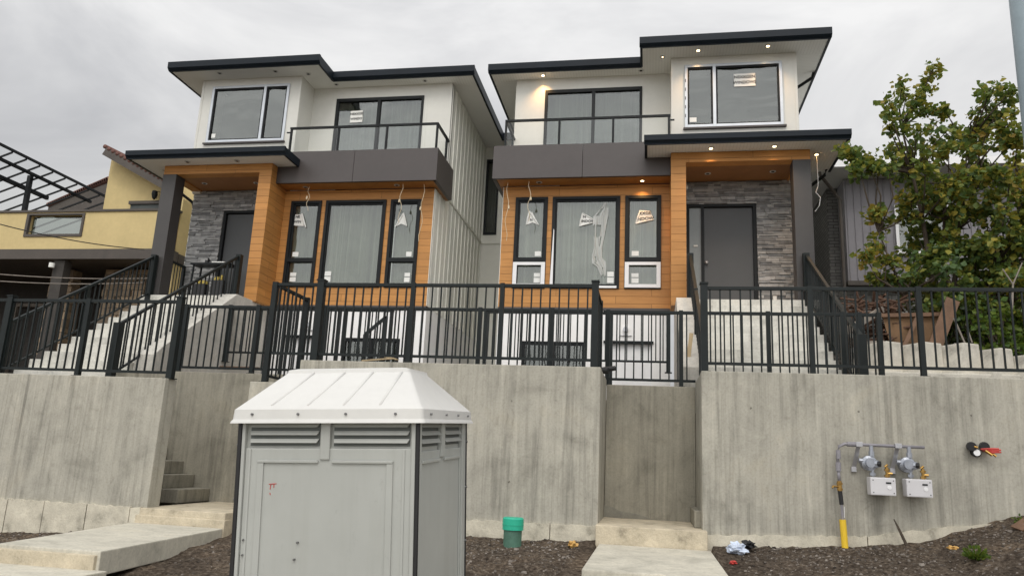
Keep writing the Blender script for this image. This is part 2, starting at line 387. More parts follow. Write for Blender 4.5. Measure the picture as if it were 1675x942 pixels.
# ------------------------------------------------------------------ ground
BASE = [(-400, -1.25), (-9, -1.25), (-8.0, -1.15), (-6.5, -1.08), (-5, -1.02), (-2.2, -.95), (0, -.88), (.8, -.87), (2.15, -.78), (2.8, -.72), (3.05, -.68), (3.36, -.55), (3.87, -.39), (4.1, -.30), (5, -.05), (7, .2), (400, .3)]
def lerp(tab, x):
    if x <= tab[0][0]: return tab[0][1]
    for (a, u), (b, v) in zip(tab, tab[1:]):
        if x <= b: return u+(v-u)*(x-a)/(b-a)
    return tab[-1][1]
def gz(x, y, rough=True):
    b = lerp(BASE, x)
    if y < 9.9:
        d = 9.6-y
        z = b - .10*min(max(d, 0), 3) - .26*min(max(d-3, 0), 2.3)
        pass
        if x > 2.5: z -= (b+.8)*min(max(d, 0)/4.5, 1)*.8
        if y < 4.5: z = z + (-1.85-z)*min((4.5-y)/1.5, 1)
    elif y < 11.25: z = b-.05
    else: z = b-.05+(1.0-b)*min((y-11.25)/.3, 1)
    if y > 30: z += (y-30)*.02*min(1, (y-30)/60)
    if rough and y < 9.9:
        z += .034*noise.noise(Vector((x*2.2, y*2.2, 0))) + .026*noise.noise(Vector((x*7, y*7, 3))) + .020*noise.noise(Vector((x*19, y*19, 5)))
    if -.61 < x < .70 and 7.0 < y < 11.2: z = min(z, -1.03)
    k = (min(y, 9.14)-6.68)/2.46
    if -6.16-.36*k < x < -5.03-.21*k and 6.6 < y < 11.2: z = min(z, -1.12)
    if -6.6 < x < -4.95 and y < 6.7: z = min(z, -1.3)
    return z
def frange(a, b, s):
    r = []
    while a < b-1e-6: r.append(a); a += s
    return r
xs = [-400, -150, -60, -30, -20, -15, -12, -10.5] + frange(-10, 6.5, .055) + [6.5, 8, 10, 14, 20, 35, 70, 150, 400]
ys = [-400, -150, -50, -20, -8, -2, 1, 3, 4, 4.6] + frange(5.2, 9.9, .055) + [9.95, 10.5, 11.25, 11.4, 11.55, 12, 13, 14, 16, 20, 30, 40, 60, 100, 200, 400, 700]
g = bmesh.new(); rows = [[g.verts.new((x, y, gz(x, y))) for x in xs] for y in ys]
for A, B in zip(rows, rows[1:]):
    for k in range(len(xs)-1): g.faces.new((A[k], A[k+1], B[k+1], B[k]))
me = bpy.data.meshes.new('ground'); g.to_mesh(me); g.free(); me.materials.append(M['soil'])
for p in me.polygons: p.use_smooth = True
o = bpy.data.objects.new('ground', me); COL.objects.link(o); tag(o, kind='structure')
# small stones lying in the soil
rb = MB()
for i in range(20000):
    x = random.uniform(-9.5, 5.2); y = 9.62-abs(random.gauss(0, 1))*1.2
    if y < 5.6 or (-.8 < x < .95 and y > 7.0) or (-6.7 < x < -4.95 and y > 6.4): continue
    if -2.45 < x < -1.1 and y < 5.3: continue
    r = min(.003+random.random()**5*.017, .018); z = gz(x, y)
    if random.random() < .008: r *= 2.2
    a = random.random()*6.28; q = [Vector((r*math.cos(a+k*1.2566)*random.uniform(.7, 1.2), r*math.sin(a+k*1.2566)*random.uniform(.7, 1.2), random.uniform(-.1, .25)*r)) for k in range(5)]
    b = Vector((x, y, z)); vs = [rb.bm.verts.new(b+k-Vector((0, 0, r*.3))) for k in q]; hh = r*random.uniform(.35, .8)
    ws = [rb.bm.verts.new(b+k*random.uniform(.5, .85)+Vector((0, 0, hh*random.uniform(.7, 1)))) for k in q]
    for k in range(5): rb.bm.faces.new((vs[k], vs[(k+1) % 5], ws[(k+1) % 5], ws[k]))
    rb.bm.faces.new(ws)
tag(rb.build('gravel', 'gravel', recalc=False), 'small grey stones scattered through the bare dark soil in front of the walls', 'gravel', kind='stuff')

# ------------------------------------------------------------------ retaining walls
def wall_thing(name, label, boxes, mat='concrete', bevel=.012, cat='retaining wall', foot=None, loc=None, ties=None):
    b0 = boxes[0]; root = thing(name, label, cat, loc or ((b0[0]+b0[1])/2, b0[2], b0[4]))
    m = MB()
    for b in boxes: m.box(*b)
    m.build('wall', mat, root, root, bevel=bevel)
    if ties:
        for x in frange(ties[0], ties[1], 1.22):
            for z in ties[3:]: MB().tube([(x+random.uniform(-.02, .02), ties[2]-.0015, z), (x, ties[2]+.01, z)], .013, 10).build('form_tie_patch', 'damp', root, root)
    if foot:
        x = foot[0]
        while x < foot[1]-.05:                       # uneven cast footing
            w = min(random.uniform(.5, .75) if len(foot) > 5 else random.uniform(1.6, 2.4), foot[1]-x)
            fm = MB(); a = x; n = max(2, int(w/.06))
            top = [foot[4](x+(w-.012)*i/n)+random.uniform(-.012, .012) for i in range(n+1)]
            prof = [(x, foot[3])]+[(x+(w-.012)*i/n, top[i]) for i in range(n+1)]+[(x+w-.012, foot[3])]
            fm.prism(prof, foot[2]+random.uniform(0, .012), foot[2]+.2, 'y'); fm.build('footing', 'concrete_old', root, root)
            x += w
    return root
centre = wall_thing('retaining_wall', 'middle poured concrete retaining wall behind the portable toilet', [(-4.72, -.63, 9.7, 9.95, -1.3, 1.215), (-5.43, -4.722, 9.7, 9.95, -1.3, .90), (-.88, -.63, 9.95, 11.0, -1.0, 1.2), (-5.43, -5.18, 9.95, 11.0, -1.2, .9)],
    foot=(-5.42, -.64, 9.655, -1.3, lambda x: -.74+.02*(x+2)), ties=(-4.2, -.8, 9.7, -.25, .75))
right = wall_thing('retaining_wall', 'tall concrete retaining wall on the right that carries the gas meters', [(.61, 9.5, 9.7, 9.95, -1.2, 1.20), (.61, .86, 9.95, 11.0, -1.0, 1.19)],
    foot=(.66, 4.6, 9.655, -1.3, lambda x: -.735+.05*(x-.8)+max(0, x-2.4)*.12), ties=(1.2, 5.0, 9.7, .76))
left = wall_thing('retaining_wall', 'low concrete retaining wall at the far left ending beside the curved steps', [(-17, -6.37, 9.2, 9.46, -1.6, .865)],
    foot=(-10.2, -6.42, 9.15, -1.5, lambda x: -.80+.0*x, 1))
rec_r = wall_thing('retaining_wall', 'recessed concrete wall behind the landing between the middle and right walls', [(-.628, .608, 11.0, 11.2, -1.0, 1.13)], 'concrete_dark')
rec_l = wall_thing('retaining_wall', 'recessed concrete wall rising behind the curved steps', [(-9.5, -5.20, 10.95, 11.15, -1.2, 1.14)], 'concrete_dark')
# landings, walks
def slab(name, label, cat, boxes, mat, bevel=.012):
    b0 = boxes[0]; m = MB()
    for b in boxes: m.box(*b)
    return tag(m.build(name, mat, bevel=bevel), label, cat)
slab('landing', 'sandy concrete landing step in the recess between two tall walls', 'landing', [(-.643, .655, 9.52, 10.998, -1.0, -.692)], 'concrete_tan')
slab('landing', 'sandy concrete landing at the foot of the curved steps', 'landing', [(-6.47, -5.24, 9.16, 10.948, -1.3, -.80), (-6.48, -5.23, 9.145, 9.3, -1.3, -.885)], 'concrete_tan')
o = slab('path', 'x', 'x', [(-.60, .69, 7.16, 9.515, -1.12, -.905)], 'concrete_smooth', .015); del o['label'], o['category']; o['kind'] = 'structure'
m = MB(); m.hexa([(-6.15, 6.68, -1.22), (-5.03, 6.68, -1.22), (-5.24, 9.14, -1.2), (-6.52, 9.14, -1.2), (-6.15, 6.68, -.995), (-5.03, 6.68, -.995), (-5.24, 9.14, -.985), (-6.52, 9.14, -.985)])
m.box(-6.6, -4.93, 6.1, 6.675, -1.6, -1.16); tag(m.build('path', 'concrete_smooth', bevel=.012), kind='structure')
m = MB(); m.box(-.60, .69, 6.6, 7.155, -1.5, -1.09); tag(m.build('path', 'concrete_smooth', bevel=.012), kind='structure')
m = MB(); m.box(-6.3, -5.06, 6.64, 6.70, -1.17, -1.03); tag(m.build('step_riser', 'concrete_tan', bevel=.01), 'rough tan riser under the front edge of the left walk', 'riser')
m = MB(); pts = [(930+u/5.076, 800+v/5.076) for u, v in ((262, 130), (330, 138), (375, 150), (420, 178), (480, 192), (540, 200), (600, 212), (650, 232), (720, 258), (600, 256), (262, 240))]
m.prism([(at(px, py, 10.997).x, max(at(px, py, 10.997).z, -.69)) for px, py in pts], 10.994, 11.004, 'y'); m.build('damp_stain', 'damp', rec_r, rec_r)
# unseen pavement and road, added to bounce light up under the eaves
m = MB(); m.box(-200, 200, -.6, 3.0, -2.0, -1.80); tag(m.build('unseen_pavement', 'concrete_smooth'), kind='structure')
m = MB(); m.box(-200, 200, -12, -.604, -2.2, -1.93); tag(m.build('unseen_road', 'asphalt'), kind='structure')
# curved steps going up to the left behind the wall
root = thing('concrete_steps', 'grey concrete steps climbing left behind the low wall', 'steps', (-6.6, 10.3, -.8))
for k, (xr, yf) in enumerate(((-6.56, 10.12), (-6.84, 10.18), (-7.06, 10.24), (-7.36, 10.34), (-7.45, 10.36), (-7.58, 10.36), (-7.88, 10.36), (-8.18, 10.36), (-8.48, 10.36))):
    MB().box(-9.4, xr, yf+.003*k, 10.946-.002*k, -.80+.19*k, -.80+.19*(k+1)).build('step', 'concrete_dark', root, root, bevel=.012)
root = thing('concrete_steps', 'grey concrete steps climbing right behind the tall right wall', 'steps', (.8, 10.5, -.69))
for k in range(8):
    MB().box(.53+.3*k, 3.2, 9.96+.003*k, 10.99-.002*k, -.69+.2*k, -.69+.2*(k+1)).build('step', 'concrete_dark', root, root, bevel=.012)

# ------------------------------------------------------------------ fences
PK = {}
def fence(label, a, b, ztop, zbot, posts, postz, group='black metal fences on the retaining walls', rail=.045, post_w=.058, step=.125, pick_skip=None, extra=None, cap=None):
    """level fence from a=(x,y) to b=(x,y)"""
    A = Vector((*a, 0)); B = Vector((*b, 0)); d = (B-A); Ln = d.length; d.normalize(); n = Vector((-d.y, d.x, 0))
    root = thing('metal_fence', label, 'fence', (*((A+B)/2).xy, zbot), group)
    MB().bar(A+Vector((0, 0, ztop-rail/2)), B+Vector((0, 0, ztop-rail/2)), rail, rail).build('top_rail', 'fence', root, root, bevel=.004)
    MB().bar(A+Vector((0, 0, zbot)), B+Vector((0, 0, zbot)), .03, .035).build('bottom_rail', 'fence', root, root)
    for p in posts:
        t, z0, w = (p, postz, post_w) if isinstance(p, (int, float)) else p
        c = A+d*t; hz = ztop+.012 if w < .08 else ztop+.03
        m = MB(); m.bar(c+Vector((0, 0, z0)), c+Vector((0, 0, hz)), w, w, d)
        if w >= .08: m.bar(c+Vector((0, 0, hz)), c+Vector((0, 0, hz+.02)), w+.02, w+.02, d)
        m.bar(c+Vector((0, 0, z0)), c+Vector((0, 0, z0+.012)), w+.05, w+.05, d)
        m.build('post', 'fence', root, root)
    h = ztop-rail-zbot; key = round(h, 3); first = None
    k = step*.6; cnt = 0
    while k < Ln-.03 and cnt < 100:
        c = A+d*k
        if not any(abs(k-(p if isinstance(p, (int, float)) else p[0])) < .045 for p in posts):
            if first is None:
                first = MB().box(-.0095, .0095, -.0095, .0095, 0, h).build('picket', 'fence', None, None, loc=(0, 0, 0)); q = first
            else:
                q = first.copy(); COL.objects.link(q)
            q.parent = root; q.location = Vector((c.x, c.y, zbot))-Vector(root.location); q.rotation_euler.z = math.atan2(d.y, d.x); cnt += 1
        k += step
    return root
FT = 2.285
fence('black fence on top of the tall right wall above the gas meters', (.66, 9.83), (9.3, 9.83), 2.30, 1.31, [(0, 1.2, .088), (1.29, 1.2, .060), (2.55, 1.2, .060), 3.85, 5.15, 6.4, 7.6], 1.2)
fence('black fence on top of the middle wall behind the portable toilet roof', (-5.28, 9.83), (-.73, 9.83), 2.32, 1.315, [(0, .9, .075), (.70, 1.21, .1), 2.05, 3.3, (4.55, 1.21, .085)], 1.21)
fence('short black fence running back from the left end of the middle wall', (-5.28, 9.92), (-5.28, 10.9), 2.32, 1.0, [(.95, 1.0, .065)], 1.0)
fence('short black fence running back from the right end of the middle wall', (-.73, 9.92), (-.73, 10.95), 2.32, 1.25, [(1.0, 1.2, .065)], 1.2)
fence('black fence on the low far left wall', (-16.5, 9.33), (-6.40, 9.33), 1.95, .95, [(10.1, .865, .085), (8.68, .865, .065), (7.4, .865, .085), 6.1, 4.8, 3.5, 2.2, .9], .865)
fence('long black fence on the recessed wall behind the curved steps', (-7.6, 11.05), (-5.2, 11.05), 2.23, 1.22, [.15, (1.42, 1.14, .065)], 1.14)
fence('long black fence in the yard behind the middle wall', (-5.15, 11.05), (-.75, 11.05), 2.23, 1.22, [.1, 1.5, 2.6, 3.7, 4.35], 1.1)
fence('black fence on the recessed wall between the middle and right walls', (-.70, 11.12), (.62, 11.12), 2.23, 1.22, [.07, 1.12], 1.13)
fence('black fence in the yard crossing before the pale front stairs', (.70, 11.12), (3.13, 11.12), 2.23, 1.20, [.93, 1.92, 2.15, (2.40, 1.1, .065)], 1.1)
fence('black guard around the light well below the right house living room', (-3.0, 13.4), (.32, 13.4), 2.66, 1.79, [.03, 1.2, 2.3, (3.29, 1.6, .07)], 1.0)
fence('black guard around the light well below the left house living room', (-8.12, 13.4), (-4.75, 13.4), 2.66, 1.79, [(.03, 1.6, .1), 1.2, 2.3, 3.33], 1.0)
# sloping handrail of the well stairs
root = thing('handrail', 'small sloping black handrail beside the left house basement window', 'handrail', (-5.4, 13.1, 1.6))
pA, pB = at(597, 547, 13.1), at(632, 518, 13.1)
MB().bar(pA, pB, .05, .05).build('rail', 'fence', root, root)
for t in (0, .25, .5, .75, 1):
    p = pA.lerp(pB, t); MB().bar(p, (p.x, p.y, 1.0), .02 if t not in (0, 1) else .05, .02 if t not in (0, 1) else .05).build('picket', 'fence', root, root)

# ------------------------------------------------------------------ the two houses
XM = -3.84
XL, XR = -3.08, 2.93
Yp, Yh, Yb, Yr, Yd = 14.2, 14.9, 15.1, 15.75, 15.36
FL, SF = 3.06, 8.54
def cells(mb, x0, x1, z0, z1, holes, y0, y1):
    X = sorted({x0, x1, *[h[0] for h in holes], *[h[1] for h in holes]}); Z = sorted({z0, z1, *[h[2] for h in holes], *[h[3] for h in holes]})
    X = [x for x in X if x0 <= x <= x1]; Z = [z for z in Z if z0 <= z <= z1]
    inside = lambda a, b: any(h[0] < a < h[1] and h[2] < b < h[3] for h in holes)
    for i in range(len(X)-1):
        j = 0
        while j < len(Z)-1:
            if inside((X[i]+X[i+1])/2, (Z[j]+Z[j+1])/2): j += 1; continue
            k = j
            while k < len(Z)-1 and not inside((X[i]+X[i+1])/2, (Z[k]+Z[k+1])/2): k += 1
            mb.box(X[i], X[i+1], y0, y1, Z[j], Z[k]); j = k
def house(mir):
    mxf = (lambda v: Vector((2*XM-v.x, v.y, v.z))) if mir else None
    X = lambda x: 2*XM-x if mir else x
    B = lambda: MB(mxf)
    lab = ('left white and wood clad new house, its porch left and soffit lights off' if mir
           else 'right white and wood clad new house, its porch right and soffit lights lit')
    root = thing('modern_house', lab, 'house', (X(0), Yh, 1.0), 'pair of mirrored new houses')
    bd = lambda m, n, mat, par=None, **k: m.build(n, mat, par or root, root, **k)
    # foundation and basement
    W1 = (-2.56, -1.30, 1.35, 2.36)
    m = B(); cells(m, XL, .36, .6, 3.04, [W1, (-.89, .0, 1.3, 2.36)], 14.95, 15.15); bd(m, 'foundation_wall', 'basement')
    w = bd(B().box(W1[0], W1[1], 15.06, 15.10, W1[2], W1[3]), 'basement_window', 'dark_in')
    for a, b, c, d in ((W1[0], W1[1], 2.30, 2.36), (W1[0], W1[0]+.05, 1.35, 2.30), (W1[1]-.05, W1[1], 1.35, 2.30), (-1.96, -1.9, 1.35, 2.30)):
        bd(B().box(a, b, 14.97, 15.055, c, d), 'frame', 'black', w)
    bd(B().box(W1[0]+.05, W1[1]-.05, 15.02, 15.03, 1.36, 2.30), 'pane', 'glass', w)
    bd(B().box(-.89, .0, 15.0, 15.1, 1.3, 2.34), 'basement_panel', 'film'); bd(B().box(-.93, .04, 14.90, 15.0, 2.345, 2.39), 'window_head', 'black')
    m = B(); m.tube([(-.50, 14.95, 2.62), (-.50, 14.88, 2.62)], .05, 12).tube([(-.50, 14.90, 2.57), (-.50, 14.90, 2.42)], .012, 6).tube([(-.62, 14.93, 2.50), (-.38, 14.93, 2.50)], .01, 6); bd(m, 'hose_tap', 'galv')
    # wood siding and windows of the living room
    LW = [(-2.79, -2.15), (-2.01, -.66), (-.52, .16)]
    holes = [(a, b, 3.45, 5.36) for a, b in LW]
    m = B(); cells(m, XL, .354, 3.045, 5.62, holes, Yh, 15.12); bd(m, 'wood_siding_wall', 'wood')
    bd(B().box(XL, .354, Yh+.0, 15.14, 3.0, 3.042), 'sill_flashing', 'band')
    for i, (a, b) in enumerate(LW):
        w = bd(B().box(a+.06, b-.06, 15.30, 15.32, 3.5, 5.3), 'window', 'dark_in')
        fm = B(); fr = .046
        cells(fm, a-.02, b+.02, 3.43, 5.38, [(a+fr, b-fr, 3.45+fr, 5.36-fr)], Yh-.028, Yh+.05); bd(fm, 'frame', 'black', w, bevel=.004)
        sm = B(); cells(sm, a+fr, b-fr, 3.45+fr, 5.36-fr, [(a+fr+.028, b-fr-.028, 3.53, 5.28)], Yh+.005, Yh+.06); bd(sm, 'sash', 'black', w)
        if i != 1:
            bd(B().box(a+.0, b-.0, Yh-.034, Yh+.055, 3.985, 4.075), 'transom', 'black', w)
            bd(B().box(a+fr, b-fr, Yh+.035, Yh+.043, 3.51, 3.99), 'pane', 'glass', w); bd(B().box(a+fr, b-fr, Yh+.035, Yh+.043, 4.07, 5.30), 'pane', 'glass', w)
        else:
            bd(B().box(a+fr, b-fr, Yh+.035, Yh+.043, 3.51, 5.30), 'pane', 'glass', w)
        c = B(); n = 60; wid = b-a-.1; pts = []            # hanging pale sheets behind the glass
        rr = random.Random(i+5*mir); ph = [rr.uniform(0, 6) for _ in range(4)]
        for k in range(n+1):
            u = k/n; pts.append((a+.05+wid*u, Yh+.16+.028*math.sin(u*wid*17+ph[0])+.018*math.sin(u*wid*41+ph[1])))
        for p, q in zip(pts, pts[1:]): c.poly([(p[0], p[1], 3.47), (q[0], q[1], 3.47), (q[0], q[1], 5.34), (p[0], p[1], 5.34)])
        bd(c, 'hanging_sheet', 'hanging_sheet', w, recalc=False)
        # inspection labels in the lower corners
        sx = [(b-.22, b-.09), (b-.22, b-.09), (a+.12, a+.26)][i] if not mir else [(a+.12, a+.24), (b-.24, b-.10), (b-.26, b-.12)][i]
        for z0, z1 in (((4.12, 4.22), (3.56, 3.66), (3.68, 3.76)) if i != 1 else ((3.56, 3.67), (3.69, 3.79))):
            bd(B().box(sx[0], sx[1], Yh+.030, Yh+.034, z0, z1), 'label', 'paper', w)
        if not mir:
            if i != 1:
                fm = B(); cells(fm, a-.012, b+.012, 3.45, 3.975, [(a+.07, b-.07, 3.52, 3.91)], Yh-.045, Yh-.03); bd(fm, 'protective_film', 'film', w, bevel=.004)
            else:
                m = B(); m.box(a-.02, b-.03, Yh-.042, Yh-.03, 3.44, 3.485); m.prism([(a-.022, 3.486), (a+.04, 3.486), (a+.035, 4.65), (a+.02, 4.68)], Yh-.042, Yh-.03, 'y'); bd(m, 'protective_film', 'film', w)
                # crumpled plastic wrap hanging on the glass
                m = B(); rr = random.Random(3)
                path = [(.36, 5.24, .04), (.33, 5.10, .13), (.26, 4.95, .26), (.24, 4.75, .22), (.23, 4.5, .18), (.22, 4.3, .14), (.20, 4.1, .17), (.24, 3.98, .22), (.30, 3.86, .16), (.34, 3.70, .08)]
                grid = []
                for (u, z, wd) in path:
                    cx = a+.72+u; grid.append([(cx+wd*(t/8-.5)*2*.6, Yh-.01-abs(rr.gauss(0, .018)), z+rr.uniform(-.03, .03)) for t in range(9)])
                for A, Bq in zip(grid, grid[1:]):
                    for t in range(8):
                        if rr.random() < .88: m.poly([A[t], A[t+1], Bq[t+1], Bq[t]])
                bd(m, 'plastic_wrap', 'plastic_sheet', w, recalc=False)
    # pier, beam, porch
    bd(B().box(.356, .64, Yp, Yh+.2, 2.96, 6.0), 'porch_pier', 'wood')
    bd(B().box(.64, 2.93, Yp+.004, Yp+.25, 5.80, 6.0), 'porch_beam', 'wood')
    bd(B().box(2.70, 2.93, Yp+.254, Yd, 5.80, 6.0), 'side_beam', 'wood')
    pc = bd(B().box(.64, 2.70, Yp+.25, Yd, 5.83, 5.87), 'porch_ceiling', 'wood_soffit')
    bd(B().box(2.61, 2.936, Yp-.004, Yp+.32, FL, 5.798), 'porch_post', 'post', bevel=.006)
    # stone clad wall with real stones
    dh = (.70, 2.08, FL, 5.335)
    m = B(); cells(m, .64, 2.90, FL-.1, 5.86, [dh], Yd+.02, Yd+.25)
    st = bd(m, 'stone_wall', 'stone_gap')
    m = B(); rr = random.Random(11); z = FL
    while z < 5.82:
        h = rr.choice([.028, .035, .042, .05, .06]); h = min(h, 5.825-z); x = .64-rr.random()*.2
        while x < 2.90:
            wd = rr.uniform(.09, .42); x0, x1 = max(x, .64), min(x+wd, 2.90)
            segs = [(x0, x1)]
            if z < dh[3] and z+h > dh[2]:
                segs = [(x0, min(x1, dh[0]-.003))] if x0 < dh[0] else ([(max(x0, dh[1]+.003), x1)] if x1 > dh[1] else [])
            for s0, s1 in segs:
                if s1-s0 > .02: m.box(s0+.002, s1-.002, Yd-.005-rr.uniform(0, .035), Yd+.03, z+.002, z+h-.002)
            x += wd
        z += h
    bd(m, 'stone_veneer', 'stone', st, bevel=.003)
    # door and sidelight
    d = bd(B().box(1.05, 2.01, Yd+.06, Yd+.11, FL+.02, 5.27), 'front_door', 'door', bevel=.004)
    dm = B(); cells(dm, .70, 2.08, FL, 5.335, [(.755, .99, FL+.03, 5.28), (1.045, 2.015, FL, 5.28)], Yd-.01, Yd+.12); bd(dm, 'door_frame', 'black', d)
    h = B(); h.tube([(1.09, Yd+.06, 4.10), (1.09, Yd+.02, 4.10)], .028, 12).tube([(1.09, Yd+.02, 4.10), (1.09, Yd-.01, 4.10)], .034, 12); bd(h, 'door_knob', 'galv', d, smooth=True)
    bd(B().box(.755, .99, Yd+.05, Yd+.06, FL+.03, 5.28), 'sidelight', 'frost', d)
    bd(B().box(.84, .92, Yd+.035, Yd+.05, 4.44, 4.475), 'label', 'paper', d)
    bd(B().box(2.35, 2.42, Yd-.06, Yd-.03, 3.27, 3.40), 'outlet_cover', 'paper')
    m = B(); m.tube([(.69, Yd-.12, 5.70), (.69, Yd-.12, 5.63)], [.04, .035], 12).tube([(.69, Yd, 5.72), (.69, Yd-.13, 5.71)], .02, 8); bd(m, 'security_camera', 'paper', smooth=True)
    # porch floor
    bd(B().box(.80, 2.95, 14.08, Yd+.02, FL-.16, FL-.002), 'porch_floor', 'step_pale', bevel=.01)
    bd(B().box(.80, 2.90, 14.14, Yd, .8, FL-.162), 'porch_base', 'step_pale')
    # side walls with battens (both flanks)
    for sx, sg in ((XL, -1), (XR, 1)):
        m = B()
        y0 = Yh+.005 if sg < 0 else Yd+.02
        a, b = (sx, sx+.2) if sg < 0 else (sx-.2, sx)
        m.box(a, b, y0+.03 if sg > 0 else 15.125, 26, .8, 3.04) if False else None
        m.box(a, b, 15.125 if sg < 0 else y0, 26, 3.04, 5.75)
        m.box(a, b, Yr+.004 if sg < 0 else Yb+.19, 26, 5.752, SF-.01)
        sw = bd(m, 'side_wall', 'sidewhite')
        m = B()
        if sg < 0:
            for y in frange(15.0, 25.9, .34): m.box(sx-.018, sx+.001, max(y, 14.906), y+.05, 3.05, 5.735)
            for y in frange(15.8, 25.9, .34): m.box(sx-.018, sx+.001, y, y+.05, 5.80, SF-.02)
            m.box(sx-.012, sx+.02, 14.905, 15.13, 3.05, 5.62)
        else:
            for y in frange(15.9, 25.9, .34): m.box(sx-.001, sx+.018, y, y+.05, 3.05, 5.735); m.box(sx-.001, sx+.018, y, y+.05, 5.80, SF-.02)
        bd(m, 'batten', 'sidewhite', sw, kind=None) if False else bd(m, 'batten_strips', 'sidewhite', sw)
        bd(B().box(sx-.03 if sg < 0 else sx, sx if sg < 0 else sx+.03, 15.75, 26, 5.74, 5.775), 'flashing', 'sidewhite', sw)
        bd(B().box(a, b, 15.16, 26, .8, 3.035), 'side_foundation', 'basement')
    # upper walls
    SL = (-2.41, -.23, 6.22, 8.25); BW = (.69, 2.60, 6.95, 8.32)
    m = B(); cells(m, XL, .378, 6.2, SF, [SL], Yr, Yr+.2); bd(m, 'balcony_wall', 'white')
    m = B(); cells(m, .38, XR, 6.0, SF, [BW], Yb, Yb+.2); m.box(.38, .58, Yb+.202, Yr+.2, 6.0, SF); bd(m, 'bay_wall', 'white')
    for x, w_, y, q in ((-2.50, .045, Yr, .008), (-.17, .045, Yr, .008), (.64, .012, Yb, .006), (2.605, .012, Yb, .006), (.385, .05, Yb, .010), (XR-.06, .05, Yb, .010)):
        bd(B().box(x, x+w_, y-q, y, 6.3, SF-.02), 'trim_strip', 'white')
    # bay window
    w = bd(B().box(BW[0], BW[1], Yb+.45, Yb+.47, 6.9, 8.35), 'bay_window', 'dark_in')
    fm = B(); cells(fm, BW[0]-.03, BW[1]+.03, BW[2]-.03, BW[3]+.03, [(BW[0]+.03, 1.235, BW[2]+.03, BW[3]-.03), (1.30, BW[1]-.03, BW[2]+.03, BW[3]-.03)], Yb-.035, Yb+.05); bd(fm, 'frame', 'alu', w, bevel=.005)
    for a, b in ((BW[0]+.03, 1.235), (1.30, BW[1]-.03)):
        sm = B(); cells(sm, a, b, BW[2]+.03, BW[3]-.03, [(a+.035, b-.035, BW[2]+.065, BW[3]-.065)], Yb-.005, Yb+.04); bd(sm, 'sash', 'black', w)
        bd(B().box(a, b, Yb+.02, Yb+.028, BW[2]+.03, BW[3]-.03), 'pane', 'glass_up', w)
    bd(B().box(BW[0]-.06, BW[1]+.08, Yb-.06, Yb+.0, BW[2]-.07, BW[2]-.035), 'sill', 'band', w)
    if not mir:
        m = B()
        for k in range(5): m.box(BW[0]-.022, BW[0]-.006, Yb-.04, Yb-.036, 7.15+k*.2, 7.22+k*.2)
        bd(m, 'tape_strips', 'ink', w)
    lx = (.76, .90) if not mir else (2.42, 2.52)
    bd(B().box(lx[0], lx[1], Yb+.012, Yb+.018, 7.06, 7.16), 'label', 'paper', w)
    # balcony slider
    w = bd(B().box(SL[0], SL[1], Yr+.45, Yr+.47, 6.2, 8.3), 'balcony_door', 'dark_in')
    mid = -1.31
    fm = B(); cells(fm, SL[0], SL[1], SL[2], SL[3], [(SL[0]+.06, mid-.035, 6.3, 8.17), (mid+.035, SL[1]-.06, 6.3, 8.17)], Yr-.02, Yr+.1); bd(fm, 'frame', 'black', w, bevel=.004)
    for a, b in ((SL[0]+.06, mid-.035), (mid+.035, SL[1]-.06)): bd(B().box(a, b, Yr+.03, Yr+.038, 6.3, 8.17), 'pane', 'glass_up', w)
    c = B(); n = 70; ph = [random.uniform(0, 6) for _ in range(3)]; pts = []
    for k in range(n+1):
        u = k/n; pts.append((SL[0]+.05+2.08*u, Yr+.22+.03*math.sin(u*34+ph[0])+.02*math.sin(u*77+ph[1])))
    for p, q in zip(pts, pts[1:]): c.poly([(p[0], p[1], 6.25), (q[0], q[1], 6.25), (q[0], q[1], 8.22), (p[0], p[1], 8.22)])
    bd(c, 'hanging_sheet', 'hanging_sheet', w, recalc=False)  # pale interior sheet hanging behind the slider glass
    # balcony band, deck, railing
    bb = B(); Zb, Zt = 5.63, 6.35; YB = 14.43
    bb.box(-3.24, -1.395, YB, YB+.07, Zb, Zt).box(-1.387, .36, YB, YB+.07, Zb, Zt); bb.box(-3.243, -3.17, YB+.008, 15.72, Zb-.0, Zt)
    bf = bd(bb, 'balcony_fascia', 'band', bevel=.003)
    bd(B().box(-3.16, .35, YB+.075, Yh-.002, 5.635, 5.66), 'balcony_soffit', 'wood_under')
    bd(B().box(-3.16, .354, YB+.075, Yr, 6.1, 6.2), 'balcony_deck', 'concrete_smooth')
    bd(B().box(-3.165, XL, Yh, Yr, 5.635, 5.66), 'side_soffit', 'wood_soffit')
    r = bd(B().box(-3.10, .36, 14.775, 14.825, 7.05, 7.095), 'balcony_railing', 'black')
    bd(B().box(-3.10, -3.05, 14.826, Yr, 7.05, 7.095), 'side_rail', 'black', r)
    for x in (-3.078, -1.934, -.808, .33): bd(B().box(x-.022, x+.022, 14.78, 14.82, 6.1, 7.05), 'railing_post', 'black', r)
    bd(B().box(-3.10, -3.056, 15.55, 15.6, 6.1, 7.05), 'railing_post', 'black', r)
    bd(B().box(.355, .44, 14.79, 14.81, 6.96, 6.99), 'wall_bracket', 'black', r)
    for a, b in ((-3.05, -1.96), (-1.90, -.83), (-.78, .30)): bd(B().box(a, b, 14.797, 14.803, 6.25, 7.04), 'glass_panel', 'rail_glass', r)
    bd(B().box(-3.082, -3.076, 14.84, 15.54, 6.25, 7.04), 'glass_panel', 'rail_glass', r)
    # porch roof
    pr = B(); x0, x1, y0, y1 = -.10, 3.50, 13.75, 15.38
